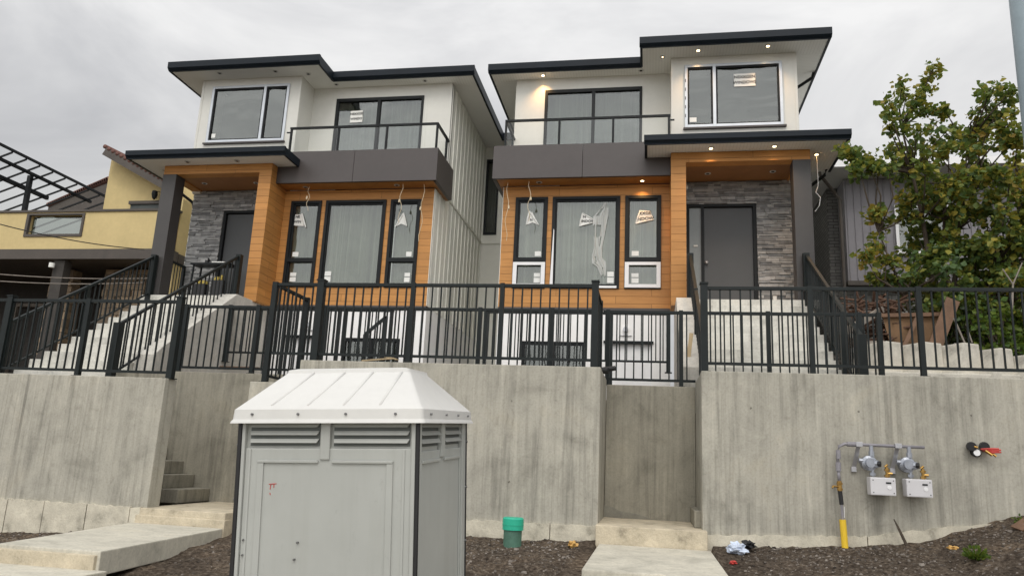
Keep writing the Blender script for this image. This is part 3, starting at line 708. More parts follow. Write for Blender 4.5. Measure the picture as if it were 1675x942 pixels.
    pr.hexa([(x0+.02, y0+.02, 6.16), (x1-.02, y0+.02, 6.16), (x1-.02, y1-.02, 6.16), (x0+.02, y1-.02, 6.16), (x0+.3, y0+.9, 6.34), (x1-.6, y0+.9, 6.34), (x1-.6, y1-.03, 6.34), (x0+.3, y1-.03, 6.34)])
    pr = bd(pr, 'porch_roof', 'fascia')
    f = B(); f.prism([(y0-.06, 6.165), (y0-.055, 6.06), (y0-.02, 6.03), (y0-.001, 6.0), (y0+.0, 6.165)], x0-.06, x1+.06, 'x'); f.box(x0, x1, y0+.001, y0+.03, 5.985, 6.158)
    f.box(x0-.05, x0, y0, 14.42, 5.99, 6.16); f.box(x1, x1+.05, y0+.0, y1, 5.99, 6.16); bd(f, 'gutter', 'fascia', pr)
    s = B(); s.box(x0, .354, y0+.031, YB-.002, 6.005, 6.03); s.box(.354, 2.94, y0+.031, Yp+.1, 6.005, 6.03); s.box(2.94, x1, y0+.031, y1, 6.005, 6.03); bd(s, 'soffit', 'soffit', pr)
    dp = B(); dp.tube([(x1-.05, y1-.1, 6.02), (x1-.08, y1-.08, 5.9), (XR+.08, y1+.1, 5.6), (XR+.06, y1+.15, 5.4), (XR+.06, y1+.16, 1.2)], .035, 8); bd(dp, 'downpipe', 'black', pr)
    # main roof
    E = (-3.62, -.22, 3.46); ye, yb = 15.40, 14.60
    mr = B(); mr.hexa([(E[0]+.02, ye+.02, 8.74), (E[2]-.02, ye+.02, 8.74), (E[2]-.02, 26.4, 8.74), (E[0]+.02, 26.4, 8.74), (-.6, 19, 9.5), (.4, 19, 9.5), (.4, 23, 9.5), (-.6, 23, 9.5)])
    mr.hexa([(E[1]+.02, yb+.02, 8.739), (E[2]-.02, yb+.02, 8.739), (E[2]-.02, ye+.3, 8.739), (E[1]+.02, ye+.3, 8.739), (1.3, 15.6, 8.95), (1.9, 15.6, 8.95), (1.9, 15.7, 8.95), (1.3, 15.7, 8.95)])
    mr = bd(mr, 'main_roof', 'fascia')
    f = B()
    def gut(xa, xb, y): f.prism([(y-.07, 8.745), (y-.065, 8.60), (y-.03, 8.565), (y-.001, 8.54), (y+.0, 8.745)], xa, xb, 'x'); f.box(xa+.02, xb-.02, y+.001, y+.03, 8.53, 8.735)
    gut(E[0]-.06, E[1]+.0, ye); gut(E[1]-.06, E[2]+.06, yb)
    f.box(E[1]-.05, E[1], yb+.0, ye, 8.535, 8.742); f.box(E[2], E[2]+.05, yb, 26.4, 8.53, 8.742)
    y_end = 19.06 if mir else 26.4
    f.box(E[0]-.05, E[0], ye, y_end, 8.535, 8.742)
    if mir: f.box(E[0]-1.2, E[0]-.052, 19.0, 19.06, 8.535, 8.742)
    bd(f, 'gutter', 'fascia', mr)
    s = B(); s.box(E[1], E[2], yb+.031, Yb+.1, 8.541, 8.56); s.box(E[0]+.0, E[1]-.002, ye+.031, Yr+.1, 8.541, 8.56); s.box(E[1], .38, Yb+.102, Yr+.1, 8.541, 8.56); bd(s, 'soffit', 'soffit', mr)
    bd(B().box(E[0], XL+.02, Yr+.102, 26.3, 8.541, 8.56), 'side_soffit', 'soffit_side', mr); bd(B().box(XR-.02, E[2], Yb+.102, 26.3, 8.541, 8.56), 'side_soffit', 'soffit_side', mr)
    if mir: bd(B().box(E[0]-1.2, E[0]-.002, 19.062, 19.6, 8.541, 8.56), 'side_soffit', 'soffit_side', mr)
    dp = B(); dp.tube([(E[2]-.02, 15.95, 8.52), (E[2]-.05, 16.0, 8.42), (XR+.07, 16.3, 8.25), (XR+.06, 16.35, 8.0), (XR+.06, 16.4, 6.3)], .035, 8); bd(dp, 'downpipe', 'black', mr)
    if mir:   # set-out rear part of the left house with its tall window
        m = B(); cells(m, XL-.95, XL-.001, 5.8, SF, [(-3.50, -3.13, 5.98, 8.17)], 19.5, 19.7); m.box(XL-.95, XL-.001, 19.5, 19.7, .8, 5.798); m.box(XL-.95, XL-.75, 19.702, 26, .8, SF)
        rw = bd(m, 'rear_wall', 'sidewhite'); bd(B().box(XL-.95, XL-.022, 19.47, 19.5, 5.72, 5.76), 'flashing', 'sidewhite', rw)
        w = bd(B().box(-3.48, -3.15, 19.66, 19.69, 5.98, 8.17), 'window', 'dark_in')
        fm = B(); cells(fm, -3.50, -3.13, 5.98, 8.17, [(-3.45, -3.18, 6.05, 8.1)], 19.47, 19.56); bd(fm, 'frame', 'black', w); bd(B().box(-3.45, -3.18, 19.53, 19.54, 6.05, 8.1), 'pane', 'glass_up', w)
    # soffit downlights
    LT = [(-2.45, 15.58, SF, 1), (-.26, 15.56, SF, 0), (.2, 15.02, SF, 2), (.93, 14.83, SF, 1), (2.32, 14.79, SF, 1),
          (1.10, 14.03, 6.0, 1), (2.26, 14.01, 6.0, 1), (3.10, 14.46, 6.0, 1), (-.20, 14.72, 5.635, 1), (1.10, 14.9, 5.83, 0), (2.35, 14.86, 5.83, 0), (-2.3, 14.7, 5.635, 0)]
    for x, y, z, on in LT:
        on = 0 if mir else on
        par = pc if z == 5.83 else (pr if z == 6.0 else (mr if z > 8 else root))
        rg = B(); rg.tube([(x, y, z+.01), (x, y, z-.008)], .062, 18); L = bd(rg, 'downlight', 'ring', par)
        if par is not root: pass
        nm = B(); nm.tube([(x, y, z+.0), (x, y, z-.012)], .012 if on == 2 else .032, 16)
        if on: bd(nm, 'lamp_lens', 'lampwarm', L if par is root else par)
        else: bd(nm, 'lamp_lens', 'lens_off', L if par is root else par)
        if on:
            ld = bpy.data.lights.new('downlight_bulb', 'SPOT'); ld.energy = 48 if on == 1 else 4; ld.color = (1, .56, .21); ld.spot_size = math.radians(110); ld.spot_blend = 1; ld.shadow_soft_size = .04
            lo = bpy.data.objects.new('downlight_bulb', ld); COL.objects.link(lo); lo.parent = root; lo.location = Vector((X(x), y, z-.03))-Vector(root.location)
    # loose pale wires left hanging for lamps
    for (x, y, z, l) in ((-2.47, 14.55, 5.60, .85), (-2.93, 14.6, 5.60, 1.25)) + (((-.35, 14.6, 5.6, .55),) if mir else ()):
        pts = [(x+.03*math.sin(k*1.3+x), y, z-l*k/9) for k in range(10)]
        m = B(); m.tube(pts, .006, 5); m.tube([(x+.03, y, z-l*.4), (x+.035, y-.01, z-l*.4-.07)], .018, 6); bd(m, 'loose_wire', 'palewire')
    if not mir:
        pts = [(3.10+.0*k, 14.44, 5.98-.07*k) for k in range(10)]+[(3.05, 14.43, 5.22), (3.13, 14.44, 5.12), (3.10, 14.42, 4.95), (3.02, 14.43, 4.84)]
        bd(B().tube(pts, .008, 5), 'loose_wire', 'film')
    return root, X
HR, _ = house(False)
HL, XLf = house(True)

# maker's paper labels on the windows -------------------------------------------------
def sheet_label(root, c, w, h, lines, size, tilt=0, name='window_label'):
    c = Vector(c); x = Vector((math.cos(tilt), 0, math.sin(tilt))); u = Vector((-math.sin(tilt), 0, math.cos(tilt)))
    m = MB(); n = 8
    A = [c-x*w/2+x*w*i/n-u*h/2+Vector((0, -.004*math.sin(i*1.2), 0)) for i in range(n+1)]
    B = [c-x*w/2+x*w*i/n+u*h/2+Vector((0, -.004*math.sin(i*1.2), 0)) for i in range(n+1)]
    for i in range(n): m.poly([A[i], A[i+1], B[i+1], B[i]])
    s = m.build(name, 'paper', root, root, recalc=False)
    for i, t in enumerate(lines):
        text_mesh(t, size, 'ink', 'lettering', s, root, c+u*(h*.22-i*h*.42)+Vector((0, -.007, 0)), x, u, .0005, .0018)
    return s
def curl_label(root, pts, rolls, texts, size, slope=0):
    """peeling sheet: flat polygon with rolled edges"""
    m = MB(); m.poly(pts)
    for a, b, r in rolls: m.tube([a, Vector(a).lerp(Vector(b), .5)+Vector((0, -.01, 0)), b], [r, r*1.2, r*.8], 8)
    s = m.build('peeling_label', 'paper', root, root, recalc=False)
    for t, p in texts:
        text_mesh(t, size, 'ink', 'lettering', s, root, p, (math.cos(slope), 0, math.sin(slope)), (0, 0, 1), .0005, .002)
sheet_label(HR, at(1218, 131, 15.105), .43, .29, ['NEXXGEN', 'WINDOWS'], .090, .01)
sheet_label(HL, at(583, 191, 15.768), .31, .30, ['NEXXGE', 'WINDO'], .080, .03)
YL = 14.918
A3 = lambda px, py: at(px, py, YL)
curl_label(HR, [A3(870, 346), A3(881, 368), A3(871, 364), A3(861, 368)], [(A3(866, 346), A3(861, 368), .018), (A3(866, 346), A3(881, 368), .016)], [('N', A3(869, 360)+Vector((0, -.006, 0)))], .07)
curl_label(HR, [A3(953, 349), A3(974, 361), A3(948, 370)], [(A3(953, 349), A3(948, 370), .014), (A3(953, 349), A3(974, 361), .010), (A3(948, 370), A3(975, 363), .012)], [('INDOW', A3(962, 362)+Vector((0, -.006, 0))), ('N', A3(956, 355)+Vector((0, -.006, 0)))], .075)
curl_label(HR, [A3(1046, 344), A3(1064, 345), A3(1069, 359), A3(1040, 366)], [(A3(1047, 345), A3(1040, 366), .014), (A3(1040, 366), A3(1070, 359), .014)], [('XXGE', A3(1055, 349)+Vector((0, -.006, 0))), ('NDOW', A3(1056, 358)+Vector((0, -.006, 0)))], .095, .06)
curl_label(HL, [A3(483, 351), A3(494, 351), A3(497, 370), A3(481, 369)], [(A3(494, 350), A3(500, 372), .020)], [('NE', A3(487, 355)+Vector((0, -.006, 0))), ('WIN', A3(487, 363)+Vector((0, -.006, 0)))], .08)
curl_label(HL, [A3(660, 349), A3(664, 369), A3(656, 366), A3(647, 371)], [(A3(660, 349), A3(647, 371), .016), (A3(660, 349), A3(665, 370), .018)], [], .07)
for px, py in ((487, 347), (655, 345)):
    p = A3(px, py); m = MB(); pts = [p+Vector((.022*math.cos(k*.7), -.03, .022*math.sin(k*.7))) for k in range(10)]; m.tube(pts, .006, 6); m.build('wire_loop', 'cable', HL, HL)

# ------------------------------------------------------------------ front stairs
def stairs(mir):
    mxf = (lambda v: Vector((2*XM-v.x, v.y, v.z))) if mir else None
    X = lambda x: 2*XM-x if mir else x
    root = thing('front_stairs', 'pale concrete stairs climbing to the %s house porch' % ('left' if mir else 'right'), 'stairs', (X(1.7), 12.6, 1.0))
    n = 11
    for k in range(n):
        z1 = FL-.175*(k+1); y1 = 14.078-.285*k
        MB(mxf).box(.80, 2.70, y1-.285, y1-.001 if k else 14.075, 0.8, z1).build('step', 'step_pale', root, root, bevel=.008)
    m = MB(mxf); m.prism([(11.32, .8), (11.32, 1.45), (11.5, 1.6), (13.6, 2.98), (14.9, 2.98), (14.9, .8)], .43, .796, 'x'); m.build('cheek_wall', 'step', root, root, bevel=.01)
    def rail(x, label, ya, za, yb_, zb, pt, pb):
        r = thing('stair_railing', label, 'railing', (X(x), (ya+yb_)/2, zb-1), 'black railings on the front stairs')
        a, b = Vector((x, ya, za)), Vector((x, yb_, zb))
        mk = lambda: MB(mxf)
        mk().bar(a, b, .05, .045).build('top_rail', 'fence', r, r); dz = Vector((0, 0, -.80)); mk().bar(a+dz, b+dz, .03, .03).build('bottom_rail', 'fence', r, r)
        for t, z0 in ((0, pt), (.52, None), (1, pb)):
            p = a.lerp(b, t); w = .11 if t in (0, 1) else .06
            mk().bar((p.x, p.y, z0 if z0 is not None else p.z-1.0), (p.x, p.y, p.z+.03), w, w, (0, 1, 0)).build('post', 'fence', r, r, bevel=.004)
        L = abs(yb_-ya); k = .12; first = None
        while k < L-.06:
            p = a.lerp(b, k/L); base = Vector((X(p.x), p.y, p.z-.80))
            if first is None: first = MB().box(-.0095, .0095, -.0095, .0095, 0, .79).build('picket', 'fence', None, None, loc=(0, 0, 0)); q = first
            else: q = first.copy(); COL.objects.link(q)
            q.parent = r; q.location = base-Vector(r.location); k += .12
    s = 'left' if mir else 'right'
    rail(2.76, 'black railing on the outer side of the %s house stairs' % s, 14.10, 3.90, 10.72, 1.83, 2.9, .9)
    rail(.70, 'black railing on the inner side of the %s house stairs next to the wood pier' % s, 13.95, 3.86, 10.70, 1.83, 2.9, .9)
    # short level guard along the outer side of the porch
    r = thing('porch_guard', 'short black guard along the open side of the %s house porch' % s, 'railing', (X(2.88), 14.9, FL))
    mk = lambda: MB(mxf)
    mk().bar((2.86, 14.56, 3.98), (2.86, 15.34, 3.98), .05, .045).build('top_rail', 'fence', r, r)
    mk().bar((2.86, 14.56, 3.15), (2.86, 15.34, 3.15), .03, .03).build('bottom_rail', 'fence', r, r)
    mk().box(2.83, 2.89, 15.26, 15.33, FL, 3.98).build('post', 'fence', r, r)
    for k in range(6): mk().box(2.852, 2.868, 14.66+.1*k, 14.676+.1*k, 3.16, 3.97).build('picket', 'fence', r, r)
stairs(False); stairs(True)

# ------------------------------------------------------------------ things on the left porch
root = thing('work_table', 'cluttered folding work table with yellow bits on the left porch', 'table', (-9.55, 14.75, FL))
MB().box(-9.92, -9.0, 14.6, 14.95, 3.86, 3.90).build('table_top', 'black', root, root)
for x in (-9.87, -9.06):
    for y in (14.63, 14.92): MB().bar((x, y, FL), (x*.998, y, 3.86), .03, .03).build('leg', 'black', root, root)
tag(MB().box(-9.45, -9.15, 14.65, 14.9, 3.902, 3.935).build('plastic_tray', 'paper', bevel=.01), 'flat white tray on the porch work table', 'tray')
m = MB(); m.tube([(-9.62, 14.75, 3.902), (-9.62, 14.75, 3.98), (-9.58, 14.75, 4.0)], .05, 10); tag(m.build('power_tool', 'rubber'), 'small dark tool standing on the porch work table', 'tool')
for k, (x, z, n) in enumerate(((-9.62, 3.42, 5), (-9.2, 3.50, 6))):
    rr = random.Random(k); root = thing('tool_crate', ['black tool crate with yellow bits nearer the stone wall', 'black tool crate with yellow bits nearer the wood pier'][k], 'tool crate', (x, 14.65, FL))
    MB().box(x-.14, x+.14, 14.56, 14.74, FL, z).build('crate', 'rubber', root, root, bevel=.01)
    for _ in range(n):
        c = Vector((x+rr.uniform(-.12, .12), 14.65+rr.uniform(-.06, .06), z+.03)); m = MB(); m.box(c.x-.03, c.x+.035, c.y-.03, c.y+.03, z+.001, z+rr.uniform(.04, .12)); m.build('yellow_case', 'flower', root, root, bevel=.008)
# ------------------------------------------------------------------ portable toilet
root = thing('portable_toilet', 'grey portable toilet with white ribbed roof in the foreground', 'portable toilet', (-1.77, 4.66, -1.86))
RT = Vector(root.location)
hw, hd, H = .535, .56, 2.045
LM = lambda: MB(lambda v: v+RT)
body = LM(); body.box(-hw+.03, hw-.03, -hd+.03, hd-.03, .0, H); body = body.build('shell', 'toilet', root, root)
def strips(L, n, mat, par):
    m = LM()
    for b in L: m.box(*b)
    return m.build(n, mat, par, root, bevel=.006)
yf = -hd+.03
fx = lambda px: -hw+(px-403)/288*2*hw         # photo column -> front panel x
fz = lambda py: H-(py-684)/258*.80            # photo row -> height
front = [(-hw+.02, fx(414), yf-.03, yf, 0, H), (fx(680), hw-.012, yf-.03, yf, 0, H), (fx(537), fx(552), yf-.028, yf, fz(756), H), (fx(414)+.001, fx(680)-.001, yf-.02, yf, H-.022, H)]
fp = strips(front, 'front_panel', 'toilet', root)
strips([(fx(414)+.001, fx(680)-.001, yf-.016, yf, .0, fz(736)), ], 'lower_panel', 'toilet', fp)
# raised border frame that steps in to the middle field
strips([(fx(436), fx(446), yf-.026, yf-.014, .05, fz(762)), (fx(642), fx(652), yf-.026, yf-.014, .05, fz(762)), (fx(436), fx(534), yf-.03, yf-.0145, fz(762), fz(757)), (fx(556), fx(652), yf-.03, yf-.0145, fz(762), fz(757)), (fx(420), fx(424), yf-.022, yf-.0145, .05, fz(736)-.004), (fx(666), fx(670), yf-.022, yf-.0145, .05, fz(736)-.004)], 'moulding', 'toilet', fp)
def vent(x0, x1, z0, z1, y, par, side=False):
    def bx(m, a, b, c, d, e, f): return m.box(a, b, c, d, e, f) if not side else m.box(c, d, a, b, e, f)
    m = LM(); bx(m, x0, x1, min(y, y+.004*(-1 if not side else 1)), max(y, y+.004*(-1 if not side else 1)), z0, z1); v = m.build('vent', 'toilet_vent', par, root)
    for k in range(3):
        zt = z1-(z1-z0)*(k+.08)/3; h = (z1-z0)/3*.52
        m = LM()
        if not side: m.hexa([(x0+.01, y-.030, zt-h), (x1-.01, y-.030, zt-h), (x1-.01, y-.0045, zt-h), (x0+.01, y-.0045, zt-h), (x0, y-.012, zt), (x1, y-.012, zt), (x1, y-.0045, zt+.002), (x0, y-.0045, zt+.002)])
        else: m.hexa([(y+.0045, x0+.01, zt-h), (y+.030, x0+.01, zt-h), (y+.030, x1-.01, zt-h), (y+.0045, x1-.01, zt-h), (y+.0045, x0, zt+.002), (y+.012, x0, zt), (y+.012, x1, zt), (y+.0045, x1, zt+.002)])
        m.build('louvre', 'toilet', v, root, bevel=.003)
vent(fx(420), fx(533), fz(732), fz(690), yf, fp); vent(fx(556), fx(676), fz(732), fz(690), yf, fp)
xf = hw-.03
sp = strips([(xf, xf+.03, -hd+.012, -hd+.07, 0, H), (xf, xf+.03, hd-.10, hd-.012, 0, H), (xf, xf+.028, -.06, .02, fz(756), H), (xf, xf+.02, -hd+.071, hd-.101, H-.022, H)], 'side_panel', 'toilet_side', root)
strips([(xf, xf+.014, -hd+.071, hd-.101, 0, fz(742))], 'lower_panel', 'toilet_side', sp)
strips([(xf+.0145, xf+.026, -hd+.11, -.07, fz(764), fz(758)), (xf+.0145, xf+.026, .03, hd-.15, fz(764), fz(758)), (xf+.0145, xf+.022, -hd+.09, -hd+.105, .05, fz(760)), (xf+.0145, xf+.022, hd-.14, hd-.12, .05, fz(760))], 'moulding', 'toilet_side', sp)
vent(-hd+.08, -.07, fz(734), fz(690), xf, sp, True); vent(.03, hd-.11, fz(734), fz(690), xf, sp, True)
strips([(-hw, -hw+.03, -hd+.03, hd-.03, 0, H)], 'side_panel', 'toilet_side', root)
for x, y in ((-hw, -hd), (hw, -hd), (hw, hd), (-hw, hd)):
    m = LM(); m.tube([(x*.988, y*.988, 0), (x*.988, y*.988, H)], .014, 8); m.build('corner_trim', 'rubber', root, root)
for zz in (.2, .55, .9, 1.25, 1.6, 1.9):
    LM().tube([(-hw-.001, -hd+.012, zz), (-hw-.012, -hd+.012, zz)], .008, 8).build('rivet', 'rivet', root, root); LM().tube([(hw+.012, hd-.012, zz), (hw-.002, hd-.012, zz)], .008, 8).build('rivet', 'rivet', root, root)
for px, py in ((420, 898), (420, 924), (507, 900), (503, 929)): LM().tube([(fx(px), yf-.030, fz(py)), (fx(px), yf-.012, fz(py))], .006, 8).build('rivet', 'rivet', root, root)
m = LM(); y = yf-.0175
for a, b in (((456, 800), (468, 799)), ((459, 801), (458, 809)), ((464, 800), (464, 806)), ((458, 815), (459, 819))): m.tube([(fx(a[0]), y, fz(a[1])), (fx(b[0]), y, fz(b[1]))], .0022, 5)
m.build('marker_scribble', 'red', root, root)
# roof: skirt, hipped slope, raised cap
def ring(x0, x1, y0, y1, z, r=.03, n=4):
    pts = []
    for cx_, cy_, a0 in ((x1-r, y0+r, -90), (x1-r, y1-r, 0), (x0+r, y1-r, 90), (x0+r, y0+r, 180)):
        for k in range(n+1):
            a = math.radians(a0+90*k/n); pts.append((cx_+r*math.cos(a), cy_+r*math.sin(a), z))
    return pts
m = LM()
lv = [ring(-hw-.046, hw+.046, -hd-.046, hd+.046, H-.022), ring(-hw-.043, hw+.043, -hd-.043, hd+.043, H-.012), ring(-hw-.035, hw+.035, -hd-.035, hd+.035, H+.0), ring(-hw-.03, hw+.03, -hd-.03, hd+.03, H+.055), ring(-hw-.01, hw+.01, -hd-.01, hd+.01, H+.075),
      ring(-.445, .36, -.20, .22, H+.285, .03), ring(-.44, .355, -.195, .215, H+.305, .03), ring(-.40, .315, -.155, .175, H+.315, .03)]
vr = [[m.bm.verts.new(m.P(p)) for p in r] for r in lv]
for A, B in zip(vr, vr[1:]):
    for k in range(len(A)): m.bm.faces.new((A[k], A[(k+1) % len(A)], B[(k+1) % len(B)], B[k]))
m.bm.faces.new(vr[-1]); m.bm.faces.new(vr[0][::-1])
rf = m.build('roof', 'toilet_roof', root, root)
for p in rf.data.polygons: p.use_smooth = len(p.vertices) == 4
rf.data.set_sharp_from_angle(angle=math.radians(28))
for t, t2 in ((.184, .235), (.39, .49), (.59, .72), (.79, .955)):
    m = LM(); xa = -hw+2*hw*t; xb = -.44+.79*t2
    m.tube([(xa, -hd-.005, H+.075), (xb, -.205, H+.283)], .008, 8); m.build('rib', 'toilet_roof', rf, root, smooth=True)
for t in (.09, .35, .615, .885): LM().tube([(-hw+2*hw*t, -hd-.044, H+.028), (-hw+2*hw*t, -hd-.02, H+.028)], .007, 8).build('rivet', 'rivet', rf, root)
for t in (.1, .4, .66, .9): LM().tube([(hw+.044, -hd+2*hd*t, H+.028), (hw+.02, -hd+2*hd*t, H+.028)], .007, 8).build('rivet', 'rivet', rf, root)
root.rotation_euler = (math.radians(3.0), math.radians(-2.2), 0); root.location.x += .055; root.location.y += .10; root.location.z += .03

# ------------------------------------------------------------------ gas meter set on the right wall
YG = 9.56
root = thing('gas_meter_set', 'grey gas manifold with two meters fixed to the right concrete wall', 'gas meters', (2.6, 9.7, -.5))
b = lambda m, n, mat, par=None, **k: m.build(n, mat, par or root, root, **k)
b(MB().tube([(2.13, YG, .14), (2.13, YG, .28), (2.15, YG, .34), (2.21, YG, .37), (2.32, YG, .372), (3.07, YG, .367)], .018, 12), 'manifold_pipe', 'grey_pipe', smooth=True)
m = MB(); m.tube([(2.135, YG, .16), (2.132, YG, .06)], .030, 12).tube([(2.24, YG, .371), (2.36, YG, .371)], .028, 12).tube([(2.14, YG, .30), (2.14, YG, .20)], .026, 12); b(m, 'coupling', 'grey_pipe')
b(MB().tube([(2.132, YG, .08), (2.136, YG, -.06)], .017, 10), 'riser_pipe', 'grey_pipe', smooth=True)
m = MB(); m.tube([(2.135, YG, -.05), (2.138, YG, -.16)], .027, 10).tube([(2.136, YG, -.07), (2.137, YG, -.09)], .036, 6).tube([(2.138, YG, -.13), (2.138, YG, -.15)], .034, 6).tube([(2.14, YG, -.115), (2.06, YG-.03, -.11), (2.05, YG-.04, -.13)], .012, 8); b(m, 'shutoff_valve', 'brass')
b(MB().tube([(2.138, YG, -.16), (2.15, YG, -.31)], .024, 12), 'rubber_sleeve', 'rubber'); b(MB().tube([(2.15, YG, -.31), (2.155, YG, -.50)], .015, 10), 'riser_pipe', 'grey_pipe')
b(MB().tube([(2.152, YG, -.475), (2.165, YG, -.80)], .036, 14), 'warning_sleeve', 'yellow'); b(MB().tube([(2.17, YG-.03, -.33), (2.165, YG-.03, -.45)], .003, 5), 'tie', 'film')
for x in (2.36, 2.78):
    m = MB(); m.box(x-.025, x+.045, YG-.03, YG+.025, .345, .40); m.bar((x+.005, YG+.02, .345), (x-.035, 9.68, .09), .045, .012, (0, 1, 0)); m.box(x-.06, x-.005, 9.66, 9.70, .06, .12); b(m, 'bracket', 'galv', bevel=.003)
for i, x in enumerate((2.50, 2.905)):
    m = MB(); m.tube([(x, YG, .365), (x, YG, .30)], .024, 12).tube([(x, YG, .30), (x, YG, .24)], .032, 8).tube([(x, YG, .25), (x, YG, .02)], .020, 10)
    m.tube([(x-.03, YG+.07, .165), (x-.03, YG-.02, .165), (x-.03, YG-.035, .165)], [.085, .085, .06], 18).tube([(x-.03, YG-.035, .165), (x-.03, YG-.07, .165)], .05, 14)
    m.tube([(x+.0, YG-.02, .16), (x+.06, YG-.05, .16)], .042, 12).tube([(x-.10, YG, .19), (x-.14, YG, .19)], .03, 10).tube([(x, YG, .06), (x, YG, .03)], .035, 6)
    rg = b(m, 'regulator', 'regulator'); b(MB().tube([(x+.045, YG-.06, .16), (x+.075, YG-.075, .16)], .032, 12), 'vent_cap', 'rubber', rg)
    x0, x1 = (2.445, 2.715) if i == 0 else (2.825, 3.095); z1 = .012
    mt = b(MB().box(x0, x1, YG-.10, YG+.06, -.185, z1), 'meter', 'meter', bevel=.012)
    b(MB().box(x0+.165, x0+.22, YG-.104, YG-.099, -.055, -.036), 'display', 'screen', mt)
    m = MB()
    for q in ((x0+.03, -.155), (x0+.03, -.02), (x1-.025, -.155), (x1-.025, -.02)): m.tube([(q[0], YG-.1045, q[1]), (q[0], YG-.098, q[1])], .006, 8)
    b(m, 'screw_heads', 'screen', mt)
    b(MB().tube([(x0+.20, YG-.105, -.095), (x0+.20, YG-.099, -.095)], .022, 14), 'seal_disc', 'film', mt)
    xv = x1-.065
    m = MB(); m.tube([(xv, YG-.02, .01), (xv, YG-.02, .13)], .018, 10).tube([(xv, YG-.02, .02), (xv, YG-.02, .045)], .032, 6).tube([(xv, YG-.02, .085), (xv, YG-.02, .11)], .030, 6).tube([(xv, YG-.02, .06), (xv+.055, YG-.03, .06)], .014, 8).tube([(xv-.02, YG-.02, .13), (xv+.01, YG-.02, .155)], .014, 8)
    b(m, 'brass_valve', 'brass')
root = thing('conduit_stubs', 'black capped cable ends with red connectors sticking out of the right wall', 'cable ends', (3.7, 9.7, .3))
b = lambda m, n, mat, par=None, **k: m.build(n, mat, par or root, root, **k)
for x, z in ((3.585, .405), (3.72, .41)): b(MB().tube([(x+.03, 9.70, z), (x-.0, 9.60, z-.005)], [.055, .05], 14), 'black_cap', 'rubber', bevel=.004)
m = MB().tube([(3.64, 9.7, .34), (3.635, 9.61, .33)], [.045, .045], 14); c = b(m, 'black_cap', 'rubber'); b(MB().tube([(3.635, 9.61, .335), (3.635, 9.604, .335)], .036, 14), 'white_face', 'film', c)
m = MB()
for k in range(4): m.tube([(3.68+.02*k, 9.62, .375-.012*k), (3.78, 9.58, .385-.015*k), (3.85+.02*(k % 2), 9.57, .385-.012*k)], .010, 6)
b(m, 'red_connector', 'red')
m = MB(); m.tube([(3.72, 9.6, .36), (3.78, 9.58, .31)], .016, 8).tube([(3.78, 9.6, .34), (3.82, 9.58, .30)], .014, 8).tube([(3.61, 9.6, .40), (3.64, 9.585, .39)], .014, 8); b(m, 'brass_fitting', 'brass')
# green capped pipe
root = thing('sewer_cleanout', 'upright pipe with bright green cap standing in soil by the middle wall', 'pipe', (-1.6, 9.28, -1.0))
MB().tube([(-1.6, 9.28, -1.05), (-1.6, 9.28, -.76)], .108, 24).build('pipe', 'greenpipe', root, root, smooth=False)
m = MB(); m.tube([(-1.6, 9.28, -.79), (-1.6, 9.28, -.665), (-1.6, 9.28, -.65)], [.125, .125, .112], 28); m.tube([(-1.6, 9.28, -.735), (-1.6, 9.28, -.725)], .129, 28); m.build('cap', 'green', root, root)
# stick, litter, weeds
m = MB(); m.tube([(2.71, 9.60, -.44), (2.745, 9.58, -.53), (2.78, 9.57, -.62), (2.84, 9.55, -.78)], [.006, .013, .016, .020], 7); tag(m.build('stick', 'bark'), 'thin dark stick leaning on the wall below the meters', 'stick')
def crumple(name, label, cat, c, r, mat, n=60, seed=1, flat=.6):
    rr = random.Random(seed); m = MB(); bmesh.ops.create_icosphere(m.bm, subdivisions=3, radius=r)
    for v in m.bm.verts:
        k = 1+.75*noise.noise(v.co*(2.2/r)+Vector((seed, 0, 0)))+rr.uniform(-.16, .16); v.co = Vector((v.co.x*k, v.co.y*k, v.co.z*k*flat))+Vector(c)
    return tag(m.build(name, mat), label, cat)
crumple('plastic_bag', 'crumpled blue and white plastic bag on the soil right of the path', 'litter', (.95, 9.25, -.84), .10, 'foil', seed=2, flat=.6)
crumple('rag', 'small black rag behind the crumpled blue and white bag', 'litter', (1.09, 9.36, -.80), .07, 'rubber', seed=5)
crumple('rag', 'small red rag on the soil at the right edge of the path', 'litter', (.86, 8.72, -.93), .035, 'red', seed=6, flat=.5)
crumple('fruit_peel', 'curled orange peel lying on soil below the right wall', 'litter', (3.17, 9.2, gz(3.17, 9.2)+.02), .055, 'peel', seed=7, flat=.4)
crumple('fruit_peel', 'small yellow scrap on soil left of the short path', 'litter', (-.88, 9.25, gz(-.88, 9.25)+.03), .05, 'peel', seed=8, flat=.8)
MBs = MB(); MBs.bar((3.80, 9.2, gz(3.8, 9.2)+.03), (4.02, 9.3, gz(4.02, 9.3)+.03), .13, .015, (0, -.3, 1)); tag(MBs.build('board_scrap', 'plank'), 'flat brown board scrap on the soil bank at far right', 'board')
def leafq(m, p, d, w, l, up=None):
    """a folded leaf of two quads"""
    d = d.normalized(); s = d.cross(Vector((random.gauss(0, 1), random.gauss(0, 1), random.gauss(0, 1)))).normalized()*w/2; n = d.cross(s).normalized()*w*.18
    a = p; t = p+d*l; e1 = p+d*l*.45+s+n; e2 = p+d*l*.45-s+n; f1 = p+d*l*.8+s*.55+n*.6; f2 = p+d*l*.8-s*.55+n*.6
    V = [m.bm.verts.new(q) for q in (a, e1, f1, t, f2, e2)]
    m.bm.faces.new((V[0], V[1], V[2], V[3])); m.bm.faces.new((V[0], V[3], V[4], V[5]))
